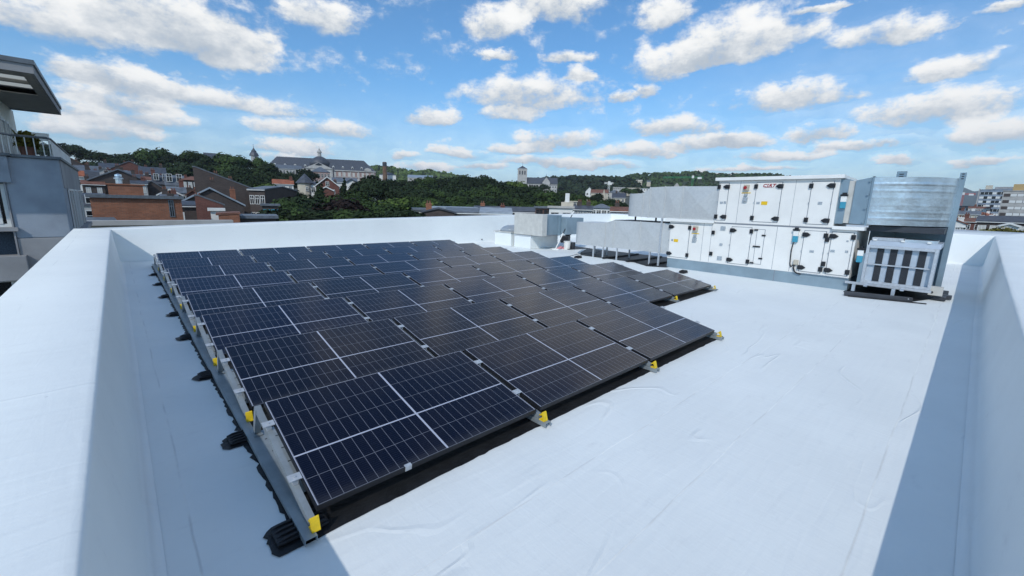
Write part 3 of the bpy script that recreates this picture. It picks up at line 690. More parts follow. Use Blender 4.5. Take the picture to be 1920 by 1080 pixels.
for y_, x_ in ((6.80, 11.80), (6.05, 11.80), (5.35, 11.82), (4.50, 11.80), (6.80, 12.6), (6.05, 12.6), (5.35, 12.6), (7.5, 12.0), (7.7, 12.6)):
    pass
legs = [(1112, 482, 0), (1130, 478, .0), (1156, 481, 0), (1217, 490, 0), (1180, 474, 1), (1138, 470, 1), (1115, 466, 1)]
for u, v, far in legs:
    y_ = at_x(u, v, 11.80 if not far else 12.65)[1]; x_ = 11.80 if not far else 12.65
    MB().box(x_ - 0.02, x_ + 0.02, y_ - 0.022, y_ + 0.022, 0.0, 0.41).build('leg', 'aluclamp', dl)
MB().box(XF - 0.045, XF - 0.002, 4.27, 4.32, 0.0, 1.49).use(1).box(XF - 0.0465, XF - 0.0445, 4.287, 4.303, 0.03, 1.46).build('strut', ['aluclamp', 'greylabel'], du)
for y_ in (4.75, 5.5): MB().box(12.2, 12.24, y_, y_ + 0.04, 1.36, 1.49).build('strut', 'darkrail', du)
b = MB(); b.box(11.80, 12.78, 4.06, 6.05, 1.346, 1.362); b.build('cover_strip', 'darkrail', dl)

sheet('bitumen_strip', [[(11.30, 4.45), (11.80, 5.2), (11.84, 7.45), (12.6, 8.05), (14.2, 8.9), (14.2, 4.0), (11.6, 3.95)], [(11.15, -0.60), (11.5, -0.45), (13.9, -0.42), (13.9, -2.1), (12.9, -2.12), (11.35, -1.62)], [(12.9, 8.9), (13.4, 9.85), (14.4, 9.8), (14.2, 8.7)]], z=0.006, step=0.08, amp=0.012)
for k, (y_) in enumerate((4.5, 5.35, 6.3)):
    o = MB().box(11.62, 13.9, y_ - 0.05, y_ + 0.05, 0.013, 0.06).build('support_beam', 'rubber', bevel=0.006)
    tag(o, ('black beam under the lower duct, the one next to the tall strut', 'black beam under the lower duct, second from the tall strut', 'black beam under the lower duct, farthest from the tall strut')[k], 'beam', 'black beams under the lower duct')

# bright bend at the right-hand end of the upper deck
el_ = thing('duct_bend', (12.6, -1.0, 1.5), 'shiny zinc duct bend hung between two tall channels above the intake hood', 'duct')
MB().box(XF + 0.06, 13.2, -0.16, -0.001, 1.54, 2.55).build('collar', 'bluegrey', el_)
MB().box(XF + 0.09, 13.2, -0.28, -0.161, 1.56, 2.52).build('flexible_sleeve', 'insul', el_)
MB().prism([(-0.281, 1.555), (-0.281, 2.52), (-0.56, 2.585), (-0.56, 1.54)], XF + 0.05, 13.3, 0).build('transition', 'bluegrey', el_)
b = MB(); n = 28; rows = 43; rr = 1.30; cx, cy = XF + 0.05 + rr, -0.575
prof = []
for i in range(n + 1):
    a = math.pi / 2 * i / n
    for k in range(rows + 1):
        t = k / rows; z = 1.545 + 1.035 * t
        ph = (t * 7.0) % 1.0; cr = math.exp(-((min(ph, 1 - ph)) / 0.055) ** 2)
        lift = 0.05 * max(0, (a - 1.0) / 0.57) ** 2 * (0.3 if t > .5 else -.1)
        r = rr + 0.007 * cr * (1 if 0 < k < rows else 0)
        prof.append((cx - r * math.cos(a), cy - r * math.sin(a), z + lift))
b.add(prof, [(i * (rows + 1) + k, i * (rows + 1) + k + 1, (i + 1) * (rows + 1) + k + 1, (i + 1) * (rows + 1) + k) for i in range(n) for k in range(rows)])
b.build('bent_sheet', 'shiny', el_, smooth=True, fix=False)
b = MB(); arc = [(cx - rr * math.cos(math.pi / 2 * i / n), cy - rr * math.sin(math.pi / 2 * i / n)) for i in range(n + 1)]
for zz in (1.54, 2.582): b.add([(x_, y_, zz) for x_, y_ in arc] + [(cx, cy, zz)], [tuple(range(n + 2))])
b.build('end_sheet', 'bluegrey', el_, fix=False)
b = MB().box(XF + 0.03, XF + 0.06, -0.60, -0.565, 1.52, 2.60).box(XF + 0.03, 13.2, -0.60, -0.565, 2.585, 2.60)
for z in (1.6, 1.9, 2.2, 2.5): b.tube((XF + 0.01, -0.53, z), (XF + 0.05, -0.53, z), 0.02, 6)
b.build('flange', 'bluegrey', el_)
b = MB(); b.box(13.08, 13.20, -1.97, -1.87, 0.0, 2.72); b.use(1)
for z in (2.58, 2.63, 2.68): b.box(13.078, 13.0795, -1.94, -1.90, z, z + 0.02)
b.build('tall_channel', ['bluegrey', 'black'], el_)
b = MB(); b.box(13.25, 13.33, -0.98, -0.80, 0.0, 2.80); b.use(1)
for z in (2.62, 2.67, 2.72): b.box(13.247, 13.2495, -0.93, -0.85, z, z + 0.02)
b.build('tall_channel', ['bluegrey', 'black'], el_)
MB().box(13.35, 14.3, -1.90, -0.5, 0.02, 2.40).build('rear_plenum', 'bluegrey', el_)
MB().box(12.0, 13.3, -1.86, -0.62, 1.40, 1.52).build('gap_shade', 'darkrail', el_)  # dark slab standing in for the shade in the gap under the bend
motor('damper_motor', XF + 0.055, -0.115, 2.06, el_)

# intake hood with black slots
hd = thing('intake_hood', (12.2, -1.25, 0), 'grey intake hood with eight black slots standing below the shiny bend', 'ventilator')
XH = 11.72
y_l, y_r, zb_, zt_ = -0.69, -1.85, 0.24, 1.10
MB().box(XH + 0.11, 12.9, y_r + 0.02, y_l - 0.02, zb_, zt_ - 0.002).build('box', 'baffle', hd)
b = MB(); fw = 0.055
b.box(XH, XH + 0.11, y_l - fw, y_l, zb_, zt_).box(XH, XH + 0.11, y_r, y_r + fw, zb_, zt_)
b.box(XH + 0.001, XH + 0.109, y_r + fw, y_l - fw, zb_ , zb_ + 0.05).box(XH + 0.001, XH + 0.109, y_r + fw, y_l - fw, zt_ - 0.06, zt_)
b.build('frame', 'aluclamp', hd, bevel=0.004)
wi = (y_l - fw) - (y_r + fw); b = MB()
for a_, c_ in ((0.125, 0.235), (0.335, 0.450), (0.555, 0.670), (0.775, 0.890)):
    ya, yb = y_l - fw - wi * a_, y_l - fw - wi * c_
    for z0, z1 in ((zb_ + 0.055, 0.655), (0.69, zt_ - 0.065)):
        b = MB().box(XH + 0.09, XH + 0.1095, yb, ya, z0, z1).use(1)
        for q in range(7): yq = yb + (ya - yb) * (q + 0.5) / 7; b.box(XH + 0.087, XH + 0.0899, yq - 0.004, yq + 0.004, z0, z1)
        b.build('slot', ['black', 'darkrail'], hd)
MB().box(XH + 0.05, XH + 0.085, y_r + fw, y_l - fw, 0.660, 0.685).build('cross_bar', 'aluclamp', hd)
MB().prism([(XH, zt_ + 0.001), (XH + 0.10, zt_ + 0.10), (12.9, zt_ + 0.10), (12.9, zt_ + 0.001)], y_r - 0.02, y_l - 0.03, 1).build('sloped_top', 'baffle', hd)
b = MB().box(XH + 0.14, 12.5, -1.27, y_l - 0.06, zt_ + 0.102, zt_ + 0.17)
for q in range(14): yq = -1.25 + q * 0.038; b.box(XH + 0.13, XH + 0.139, yq, yq + 0.015, zt_ + 0.11, zt_ + 0.16)
b.build('mesh_box', 'aluclamp', hd)
MB().box(XH + 0.14, 12.5, y_r + 0.05, -1.29, zt_ + 0.102, zt_ + 0.16).build('sheet_box', 'shiny', hd)
for yq in (-0.80, -1.27, -1.68): MB().box(XH + 0.06, XH + 0.13, yq - 0.03, yq + 0.03, zt_ + 0.101, zt_ + 0.135).build('bracket', 'cap', hd)
MB().box(XH + 0.02, 12.9, -0.62, y_l, 0.2, 0.9).build('side_panel', 'plinth', hd)
MB().box(XH - 0.03, XH + 0.02, y_r - 0.02, -0.42, 0.185, 0.238).build('sill_rail', 'aluclamp', hd)
for u, v in ((1598.5, 547), (1673, 554)):
    p = floor_at(u, v + 4); MB().box(11.50, 11.56, at_x(u, v, 11.53)[1] - 0.03, at_x(u, v, 11.53)[1] + 0.03, 0.05, 0.20).build('leg', 'baffle', hd)
MB().box(XH - 0.26, XH + 0.02, -0.85, -0.79, 0.19, 0.215).box(XH - 0.26, XH + 0.02, -1.46, -1.40, 0.19, 0.215).build('outrigger', 'baffle', hd)
motor('damper_motor', XH + 0.06, -0.60, 0.86, hd)
a_ = floor_at(1583, 555); c_ = floor_at(1713, 568); e_ = floor_at(1733, 571.5)
dv = Vector((c_[0] - a_[0], c_[1] - a_[1], 0)); L = dv.length; M = Matrix.Translation((a_[0], a_[1], 0)) @ Matrix.Rotation(math.atan2(dv.y, dv.x), 4, 'Z')
b = MB(); b.box(0, L * 0.98, 0.0, 0.09, 0.013, 0.10, M); b.use(1).tube(M @ Vector((L * .92, -0.002, 0.07)), M @ Vector((L * .92, 0.002, 0.07)), 0.012, 8)
tag(b.build('support_beam', ['darkrail', 'aluclamp'], bevel=0.004), 'dark steel beam lying on the floor in front of the intake hood', 'beam')
tag(MB().box(L * 0.05, L * 1.16, -0.05, -0.012, 0.004, 0.022, M).build('rubber_strip', 'rubber'), 'thin black rubber strip along the foot of the dark beam', 'strip')
tag(MB().box(12.3, 12.45, -2.18, -1.90, 0.02, 0.10).box(12.0, 12.29, -2.10, -1.9, 0.02, 0.09).build('support_beam', 'darkrail', bevel=0.005), 'short dark beam end sticking out beside the beige junction box', 'beam')
p = at_x(1757, 524, 12.0)
jb = MB().box(11.92, 12.10, p[1] - 0.13, p[1] + 0.09, 0.12, 0.30).use(1).tube((11.917, p[1] + 0.04, 0.18), (11.921, p[1] + 0.04, 0.18), 0.03, 10).build('junction_box', ['insul', 'black'], bevel=0.01)
tag(jb, 'beige junction box with one cable hole at the right corner of the intake hood', 'junction box')

# ------------------------------------------------------------------ riser box, skylight, decorator's things
hb = thing('duct_riser', (12.4, 10.4, 0), 'pale square insulated box on a white curb where the duct enters the roof', 'duct box')
MB().box(11.70, 13.4, 9.95, 10.92, 0.0, 0.50).build('curb', 'coping', hb, bevel=0.02)
MB().box(11.66, 11.95, 9.28, 10.90, 0.565, 1.43).build('insulated_end', 'insul', hb, bevel=0.01)
MB().box(11.69, 13.42, 9.9, 10.93, 0.501, 0.55).build('curb_flange', 'aluclamp', hb)
MB().box(11.955, 12.75, 9.4, 10.8, 0.60, 1.36).build('duct_section', 'plinth', hb)
MB().box(12.752, 12.83, 9.3, 10.8, 0.57, 1.40).build('flange', 'bluegrey', hb)
MB().box(12.835, 13.9, 9.0, 10.75, 0.62, 1.30).build('duct_section', 'plinth', hb)
sk = thing('skylight', (12.3, 11.9, 0), 'low skylight with a grey dome on a white curb behind the duct box', 'skylight')
MB().box(11.72, 13.0, 11.15, 12.22, 0.0, 0.58).build('curb', 'coping', sk, bevel=0.02)
MB().box(11.68, 13.04, 11.11, 12.26, 0.581, 0.62).build('rim', 'insul', sk)
b = MB(); b.lathe([(0.66, 0.0), (0.62, 0.10), (0.50, 0.19), (0.30, 0.25), (0.02, 0.27)], 20, (0, 0, 0)); o = b.build('dome', 'dome', sk, smooth=True, world=False); o.location = (0.06, -0.215, 0.621); o.scale = (0.98, 0.82, 1)
p = floor_at(1063, 467)
bk = thing('paint_bucket', (p[0], p[1], 0), 'white paint bucket near the elbow of the lower duct', 'bucket')
b = MB(); b.lathe([(0.125, 0.0), (0.15, 0.32), (0.155, 0.32), (0.155, 0.34), (0.148, 0.34), (0.12, 0.02)], 18); b.build('pail', 'cap', bk, smooth=False, world=False)
b = MB(); b.path([(0.155 * math.cos(t), 0.155 * math.sin(t) - 0.02, 0.33 - 0.12 * math.sin(t * 1.0)) for t in [math.pi * i / 10 for i in range(11)]], 0.005); b.build('handle', 'darkrail', bk, world=False)
q = floor_at(1069, 467)
o = MB().lathe([(0.10, 0), (0.12, 0.26), (0.115, 0.28)], 14).build('paint_bucket', 'darkrail', smooth=False); o.location = (q[0] + 0.15, q[1], 0); tag(o, 'dark bucket half hidden behind the white one', 'bucket')
p = floor_at(1041, 469); top = P(1076, 396, 11.6 * 0.98)
dpt = (np.array([13.1, 9.0, 1.72]))
pole = thing('roller_pole', (p[0], p[1], 0), 'long black and white roller pole leaning by the duct elbow', 'pole')
A_ = Vector((p[0], p[1], 0.03)); 
tq = ray(1076, 396); tt = (13.3 - CAM[0]) / tq[0]; B_ = Vector(CAM + tq * tt)
def lerp(t): return tuple(A_ + (B_ - A_) * t)
MB().tube(lerp(0), lerp(0.42), 0.022, 8).build('white_shaft', 'cap', pole); MB().tube(lerp(0.421), lerp(0.9), 0.018, 8).build('black_shaft', 'black', pole); MB().tube(lerp(0.901), lerp(1.0), 0.022, 8).build('grip', 'cap', pole)
MB().tube((p[0] - 0.06, p[1] + 0.10, 0.03), (p[0] + 0.06, p[1] - 0.12, 0.03), 0.03, 10).build('roller', 'cap', pole)
p = floor_at(1053, 466); b = MB()
pts_ = [(rng.uniform(-.12, .12), rng.uniform(-.1, .1), abs(rng.normal(0.04, 0.03))) for _ in range(26)]
bm = bmesh.new()
for q in pts_: bm.verts.new(q)
for q in [(-.2, -.12, 0), (.2, -.12, 0), (.2, .12, 0), (-.2, .12, 0)]: bm.verts.new(q)
bmesh.ops.convex_hull(bm, input=bm.verts); me = bpy.data.meshes.new('cloth'); bm.to_mesh(me); bm.free(); me.materials.append(MT['pink'])
o = bpy.data.objects.new('cloth', me); col.objects.link(o); o.location = (p[0], p[1], 0); tag(o, 'crumpled pink cloth on the floor beside the white bucket', 'cloth')
p = floor_at(1052, 455); b = MB(); b.box(-0.25, 0.25, -0.2, 0.2, 0.0, 0.33).box(-0.1, 0.2, -0.25, 0.0, 0.331, 0.45); o = b.build('tool_bag', 'rubber', bevel=0.05); o.location = (p[0] + 0.3, p[1], 0.007); o.rotation_euler = (0, 0, 0.4); tag(o, 'slumped black tool bag in front of the dark gap behind the roller pole', 'bag')
# thin earthing wire with a clip by the right end of the fourth row
p, q = floor_at(1068, 483), floor_at(1100, 477)
b = MB().path([(p[0], p[1], 0.05), ((p[0] + q[0]) / 2, (p[1] + q[1]) / 2, 0.07), (q[0], q[1], 0.05), (q[0] + 0.8, q[1] - .05, 0.06)], 0.012)
tag(b.build('earthing_wire', 'darkrail'), 'thin dark wire running from the solar panels towards the lower duct', 'wire')
o = MB().lathe([(0.03, 0), (0.03, 0.02), (0.012, 0.04)], 10).build('drain_cap', 'black'); p = at_y(903.5, 449, 13.19); o.location = tuple(p); o.rotation_euler = (math.pi / 2, 0, 0); tag(o, 'small black cap low on the parapet behind the panels', 'cap')

# ================================================================== THE TOWN
SPOTS = []                                                 # (x, y, ground height) under everything that stands out there
def bearing(u): d = ray(u, 400); return math.atan2(d[0], d[1])
def put(name, u, v, d, label, cat, group=None, turn=0.0):
    p = P(u, v, d); return thing(name, p, label, cat, group, (0, 0, -bearing(u) + turn))
UNIT = {}
def window_mb(w_, h_, fr='wframe', gl='glass', mull=True):
    b = MB(); t = 0.10
    b.box(-w_ / 2, w_ / 2, -0.05, 0.03, 0, t).box(-w_ / 2, w_ / 2, -0.05, 0.03, h_ - t, h_).box(-w_ / 2, -w_ / 2 + t, -0.05, 0.03, t, h_ - t).box(w_ / 2 - t, w_ / 2, -0.05, 0.03, t, h_ - t)
    if mull: b.box(-0.04, 0.04, -0.045, 0.03, t, h_ - t).box(-w_ / 2 + t, w_ / 2 - t, -0.044, 0.03, h_ * .62, h_ * .62 + .08)
    b.use(1).box(-w_ / 2 + t, w_ / 2 - t, -0.02, 0.02, t, h_ - t); return b
def window(parent, x, y, z, w_=1.0, h_=1.6, rz=0.0, fr='wframe', gl='glass', mull=True, name='window'):
    k = (name, w_, h_, fr, gl, mull)
    if k not in UNIT:
        o = window_mb(w_, h_, fr, gl, mull).build(name, [fr, gl], parent, world=False); UNIT[k] = o
    else: o = UNIT[k].copy(); col.objects.link(o); o.parent = parent
    o.location = (x, y, z); o.rotation_euler = (0, 0, rz); return o
def chimney(roof, x, y, z, h, m='brickd', w_=0.9):
    b = MB().box(x - w_ / 2, x + w_ / 2, y - .35, y + .35, z - 2, z + h).box(x - w_ / 2 - .06, x + w_ / 2 + .06, y - .41, y + .41, z + h - .25, z + h - .1)
    b.use(1)
    for k in (-.22, .22): b.lathe([(0.12, 0), (0.10, 0.45)], 8, (x + k * w_, y, z + h))
    return b.build('chimney', [m, 'tiles2'], roof, world=False)
def house(u0, u1, ve, vr, d, mode, wall, roof, label, wins=(), chim=(), L=8.0, H=9.0, turn=0.0, cat='house', name='town_house', group=None, trim=None, gut=True):
    uc = (u0 + u1) / 2; t = put(name, uc, ve, d, label, cat, group, turn)
    W_ = np.linalg.norm((P(u1, ve, d) - P(u0, ve, d))[:2]); x0, x1 = -W_ / 2, W_ / 2
    SPOTS.append((t.location.x, t.location.y, t.location.z - H + 1.0))
    e = 0.0; T_ = 0.22; ov = 0.25; b = MB(); rb = MB()
    if mode == 'gable':
        r = P(uc, vr, d)[2] - P(uc, ve, d)[2]
        b.prism([(x0, -H), (x1, -H), (x1, 0), (0, r), (x0, 0)], 0, L, 1)
        for sx in (x0, x1):
            dx_ = math.copysign(ov, sx); k = r / abs(sx)
            rb.prism([(0, r + .02), (sx + dx_, -ov * k + .02), (sx + dx_, -ov * k + .02 + T_), (0, r + .02 + T_)], -ov, L + ov, 1)
    elif mode in ('shedl', 'shedr'):
        r = P(u0 if mode == 'shedl' else u1, vr, d)[2] - P(u0 if mode == 'shedl' else u1, ve, d)[2]
        hi, lo = (x0, x1) if mode == 'shedl' else (x1, x0); sg = 1 if mode == 'shedl' else -1
        b.prism([(hi, -H), (lo, -H), (lo, 0), (hi + sg * .4, r), (hi, r)], 0, L, 1)
        k = r / (W_ - .4)
        rb.prism([(hi - sg * .1, r + .02), (hi + sg * .4, r + .02), (lo + sg * ov, -ov * k + .02), (lo + sg * ov, -ov * k + .02 + T_), (hi + sg * .4, r + .02 + T_), (hi - sg * .1, r + .02 + T_)], -ov * .3, L + ov, 1)
    elif mode == 'eave':
        r = P(uc, vr, d + L / 2)[2] - P(uc, ve, d)[2]; r = max(r, 0.6)
        b.prism([(0, -H), (L, -H), (L, 0), (L / 2, r), (0, 0)], x0, x1, 0)
        k = r / (L / 2)
        rb.prism([(L / 2, r + .02), (-ov, -ov * k + .02), (-ov, -ov * k + .02 + T_), (L / 2, r + .02 + T_)], x0 - ov, x1 + ov, 0)
        rb.prism([(L / 2, r + .02), (L + ov, -ov * k + .02), (L + ov, -ov * k + .02 + T_), (L / 2, r + .02 + T_)], x0 - ov, x1 + ov, 0)
    elif mode == 'hip':
        r = max(0.6, P(uc, vr, d + L / 2)[2] - P(uc, ve, d)[2]); q = min(W_ / 2 * .9, L / 2)
        b.box(x0, x1, 0, L, -H, 0)
        o_ = 0.35
        rb.add([(x0 - o_, -o_, 0.01), (x1 + o_, -o_, 0.01), (x1 + o_, L + o_, 0.01), (x0 - o_, L + o_, 0.01), (x0 + q, L / 2, r), (x1 - q, L / 2, r)], [(0, 1, 5, 4), (1, 2, 5), (2, 3, 4, 5), (3, 0, 4), (3, 2, 1, 0)])
    elif mode == 'mansard':
        r = P(uc, vr, d)[2] - P(uc, ve, d)[2]; b.box(x0, x1, 0, L, -H, 0)
        rb.prism([(-.2, 0.01), (L + .2, 0.01), (L - 1, r * .8), (L / 2, r), (0.9, r * .8)], x0 - .1, x1 + .1, 0)
    else:
        b.box(x0, x1, 0, L, -H, -.3)
        rb.box(x0 - .3, x1 + .3, -.3, L + .3, -.299, 0.05)
    b.build('wall', wall, t, world=False)
    ro = rb.build('roof', roof, t, world=False)
    if gut and mode in ('eave',):
        MB().box(x0 - .2, x1 + .2, -.40, -.26, -.16, -.02).build('gutter', 'wframe', t, world=False)
    if trim and mode == 'gable':
        b = MB()
        for sx in (x0, x1):
            b.prism([(0, r + .26), (sx * 1.05, -.05 * r + .26), (sx * 1.05, -.05 * r - .05), (0, r - .05)], -.42, -.27, 1)
        b.build('barge_board', trim, t, world=False)
    for c in chim:
        fx, fy, h = c[:3]; x = x0 + fx * W_
        if mode in ('gable',): z = r * (1 - abs(x) / (W_ / 2)); y = fy * L
        elif mode == 'eave': y = fy * L; z = r * (1 - abs(fy - .5) * 2)
        elif mode == 'shedl': y = fy * L; z = r * (1 - fx)
        elif mode == 'hip': y = fy * L; z = r * .6
        elif mode == 'mansard': y = fy * L; z = r
        else: y = fy * L; z = 0
        chimney(ro, x, y, z, h, c[3] if len(c) > 3 else 'brickd')
    for wn in wins:                                       # (nx, nz, top below eave, pitch z, w, h)
        nx_, nz_, zt, pz, ww, hh = wn[:6]; fr = wn[6] if len(wn) > 6 else 'wframe'; gl = wn[7] if len(wn) > 7 else 'glass'
        a0, a1 = (wn[8] if len(wn) > 8 else (0, 1))
        for i in range(nx_):
            for j in range(nz_):
                window(t, x0 + W_ * (a0 + (a1 - a0) * (i + .5) / nx_), -0.02, -zt - hh - j * pz, ww, hh, fr=fr, gl=gl)
    return t, x0, x1

# ---------------- grey apartment house next door
nb = thing('apartment_house', (-3.4, 21, 0), 'grey rendered apartment house with a balcony under a wide flat roof', 'apartment house')
def nbp(name, b, m, p=nb, **k): return b.build(name, m, p, **k)
XR, YF = -1.80, 18.15
nbp('bay_wall', MB().box(-3.02, XR, YF, 28.0, 0.35, 2.84), 'render_blue', bevel=0.03)
nbp('return_wall', MB().box(XR - 0.2, XR + 0.02, YF + 0.25, 28.2, 1.95, 2.84), 'render_grey')
nbp('base_wall', MB().box(-3.02, XR + 0.015, YF - 0.01, 28.6, -16, 0.345), 'render_grey', bevel=0.02)
nbp('front_wall', MB().box(-12, -2.88, YF - 0.12, YF + 3, 2.06, 2.86), 'render_blue', bevel=0.02)
nbp('pier', MB().box(-3.06, -3.021, YF - 0.05, YF + 3, -14, 2.059), 'render_grey')
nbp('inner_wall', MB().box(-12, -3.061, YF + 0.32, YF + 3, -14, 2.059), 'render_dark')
for k_, zz in enumerate((0.0, -2.95)):
    w1 = MB().box(-3.16, -3.07, YF + .10, YF + .3, 0.70 + zz, 2.02 + zz).box(-6.0, -3.161, YF + .10, YF + .3, 1.93 + zz, 2.02 + zz).box(-6.0, -3.161, YF + .10, YF + .3, 0.70 + zz, 0.80 + zz).box(-3.33, -3.24, YF + .08, YF + .28, 0.801 + zz, 1.929 + zz).box(-4.9, -4.8, YF + .08, YF + .28, 0.801 + zz, 1.929 + zz)
    wf = nbp('window', w1, 'wframe'); nbp('pane', MB().box(-6.0, -3.17, YF + .2, YF + .25, 0.805 + zz, 1.925 + zz), 'glass', wf)
    nbp('sill', MB().box(-12, -2.94, YF - .14, YF + .3, 0.58 + zz, 0.695 + zz), 'render_grey', wf)
nbp('balcony_band', MB().box(-12, -2.86, YF - .28, YF + 3, -0.95, -0.18), 'render_grey', bevel=0.02)
nbp('coping', MB().box(-12, -2.80, YF - .22, YF + 2, 2.862, 2.93).box(-2.799, XR + 0.07, YF - .08, 28.3, 2.842, 2.92), 'zinc')
for k_, (ya, yb) in enumerate(((19.6, 22.0), (22.6, 24.2), (24.8, 27.6))):
    wf = nbp('window', MB().box(XR + .016, XR + .05, ya, ya + .07, .42, 1.94).box(XR + .016, XR + .05, yb - .07, yb, .42, 1.94).box(XR + .016, XR + .05, ya + .07, yb - .07, 1.87, 1.94).box(XR + .016, XR + .06, (ya + yb) / 2 - .08, (ya + yb) / 2 + .05, .42, 1.86), 'wframe')
    nbp('pane', MB().box(XR + .016, XR + .03, ya + .07, yb - .07, .42, 1.865), 'glass', wf)
nbp('long_sill', MB().box(XR + .001, XR + .22, YF + .5, 28.4, .25, .40), 'render_grey')
# set-back top storey and its roof
XU = -3.25
nbp('top_storey_wall', MB().box(-12, XU, 19.6, 25.2, 2.93, 5.02), 'render_beige')
for ya, yb, zt in ((19.9, 21.0, 4.35), (21.3, 22.1, 4.35), (22.4, 22.9, 4.35), (23.4, 24.2, 4.2)):
    wf = nbp('terrace_door', MB().box(XU + .001, XU + .06, ya, ya + .08, 2.94, zt).box(XU + .001, XU + .06, yb - .08, yb, 2.94, zt).box(XU + .001, XU + .06, ya + .08, yb - .08, zt - .1, zt), 'wframe')
    nbp('pane', MB().box(XU + .001, XU + .02, ya + .08, yb - .08, 2.94, zt - .1), 'shade', wf)
b = MB(); b.box(-12, -1.80, 20.2, 24.5, 5.21, 5.33).box(-12, -1.80, 15.9, 17.4, 5.21, 5.33).box(-2.12, -1.80, 17.401, 20.199, 5.21, 5.33)
rf = nbp('flat_roof', b, 'zinc')
nbp('fascia', MB().box(-12, -1.84, 15.94, 15.99, 4.98, 5.209).box(-1.89, -1.84, 15.991, 24.45, 4.98, 5.209).box(-12, -1.891, 24.40, 24.45, 4.98, 5.209), 'render_grey', rf)
nbp('soffit', MB().box(-12, -2.10, 20.2, 24.3, 5.03, 5.06).box(-12, -2.10, 16.0, 17.35, 5.10, 5.13).box(-2.099, -1.9, 16.0, 24.3, 4.99, 5.02), 'soffit', rf)
nbp('glass_panel', MB().add([(-12, 17.405, 5.24), (-2.125, 17.405, 5.24), (-2.125, 18.75, 5.24), (-12, 18.75, 5.24)], [(0, 1, 2, 3)]).add([(-12, 18.95, 5.24), (-2.125, 18.95, 5.24), (-2.125, 20.195, 5.24), (-12, 20.195, 5.24)], [(0, 1, 2, 3)]), 'opal', rf, fix=False)
nbp('glazing_bar', MB().box(-12, -2.125, 18.76, 18.94, 5.15, 5.30), 'soffit', rf)
# railing round the terrace
rl = MB(); zr = 3.50
path = [(-12, 17.9, zr), (-2.95, 17.9, zr), (-2.75, 18.3, zr), (-2.0, 18.35, zr), (-1.93, 18.6, zr), (-1.93, 27.4, zr)]
rl.path(path, 0.035, 8)
rail_o = nbp('railing', rl, 'zinc')
b = MB()
for (a_, c_) in zip(path, path[1:]):
    Lr = math.hypot(c_[0] - a_[0], c_[1] - a_[1]); n_ = max(1, int(Lr / 0.18))
    if a_[1] > 18.5: continue
    for i in range(n_):
        t = (i + .5) / n_; x, y = a_[0] + (c_[0] - a_[0]) * t, a_[1] + (c_[1] - a_[1]) * t
        b.tube((x, y, 2.94), (x, y, zr), 0.014, 5)
nbp('baluster', b, 'wframe', rail_o)['kind'] = 'stuff'
nbp('screen', MB().box(-1.945, -1.92, 18.7, 27.3, 2.93, 3.44), 'whitewall', rail_o)
pt = thing('potted_plant', (-2.5, 19.0, 2.92), 'potted plant with yellowing leaves on the balcony next door', 'potted plant')
MB().lathe([(0.16, 0), (0.21, 0.3), (0.19, 0.3)], 12).build('pot', 'tiles2', pt, world=False)
b = MB()
for _ in range(220):
    c = rng.normal(0, 1, 3); c /= np.linalg.norm(c); c = c * rng.uniform(.1, .3) + [0, 0, .5]; e1, e2 = rng.normal(0, .06, 3), rng.normal(0, .06, 3)
    b.add([c - e1, c + e2, c + e1, c - e2], [(0, 1, 2, 3)])
b.build('foliage', 'leaf_olive', pt, fix=False, world=False)
ch = thing('folding_chair', (-2.25, 19.6, 2.92), 'white folding chair on the balcony next door', 'chair')
b = MB()
for x in (-.22, .22): b.tube((x, -.2, 0), (x, .25, .85), .018, 6).tube((x, .25, 0), (x, -.2, .45), .018, 6)
b.build('frame', 'wframe', ch, world=False); MB().box(-.2, .2, -.2, .2, .44, .47).build('seat', 'wframe', ch, world=False); MB().box(-.2, .2, .2, .24, .6, .85).build('backrest', 'wframe', ch, world=False)

# ---------------- near roofs just over the parapet
house(158, 405, 414.5, 413, 33, 'flat', 'cream', 'stone', 'long low beige rendered wall just beyond the back parapet', cat='wall', name='garden_wall', L=.4)
t, x0, x1 = house(193, 322, 367, 366, 48, 'flat', 'brick', 'zinc', 'orange brick rooftop block with a dark flat roof and a cracked wall', chim=(), L=6.5, H=3.0, cat='building', name='rooftop_block')
cm = MB().box(-2.4, .6, 1.2, 2.4, -.4, 1.15).box(-2.6, .8, 1.1, 2.5, 1.151, 1.3).build('chimney_stack', 'brick', t, world=False)
MB().lathe([(0.3, 0), (0.3, 0.5), (0.42, 0.52), (0.42, 0.62), (0.2, 0.75), (0.32, 0.8), (0.3, 1.0), (0.05, 1.1)], 14, (-1.4, 1.8, 1.3)).build('cowl', 'shiny', cm, world=False)
window(t, x1 - 1.0, -.02, -2.4, .5, 2.0, fr='zinc')
house(140, 200, 413, 411, 40, 'flat', 'brickd', 'zinc', 'dark low annex between the grey apartment house and the orange brick block', L=6, H=4, name='annex', cat='building')
house(322, 392, 386.5, 380, 70, 'eave', 'brickd', 'slate', 'low dark brick house with two white arched windows right of the orange brick block', wins=((2, 1, 1.0, 3, 1.3, 2.2, 'wframe', 'shade'),), chim=((.1, .5, 1.4), (.7, .5, 1.2)), L=6, H=6)
house(396, 415, 391, 389.5, 55, 'flat', 'whitewall', 'whitewall', 'white plastered chimney wall with red stains among the dark roofs', L=1.2, H=3, name='chimney_wall', cat='chimney')
house(413, 446, 404, 402, 50, 'shedr', 'brick', 'tiles2', 'orange brick lean-to at the foot of the big blank gable', L=5, H=3)
house(446, 512, 405, 401, 52, 'flat', 'brickd', 'slate2', 'flat roofed dark brick rear wing with pale blue windows beside the trees', wins=((4, 1, .8, 3, 1.1, 1.4),), L=6, H=4)
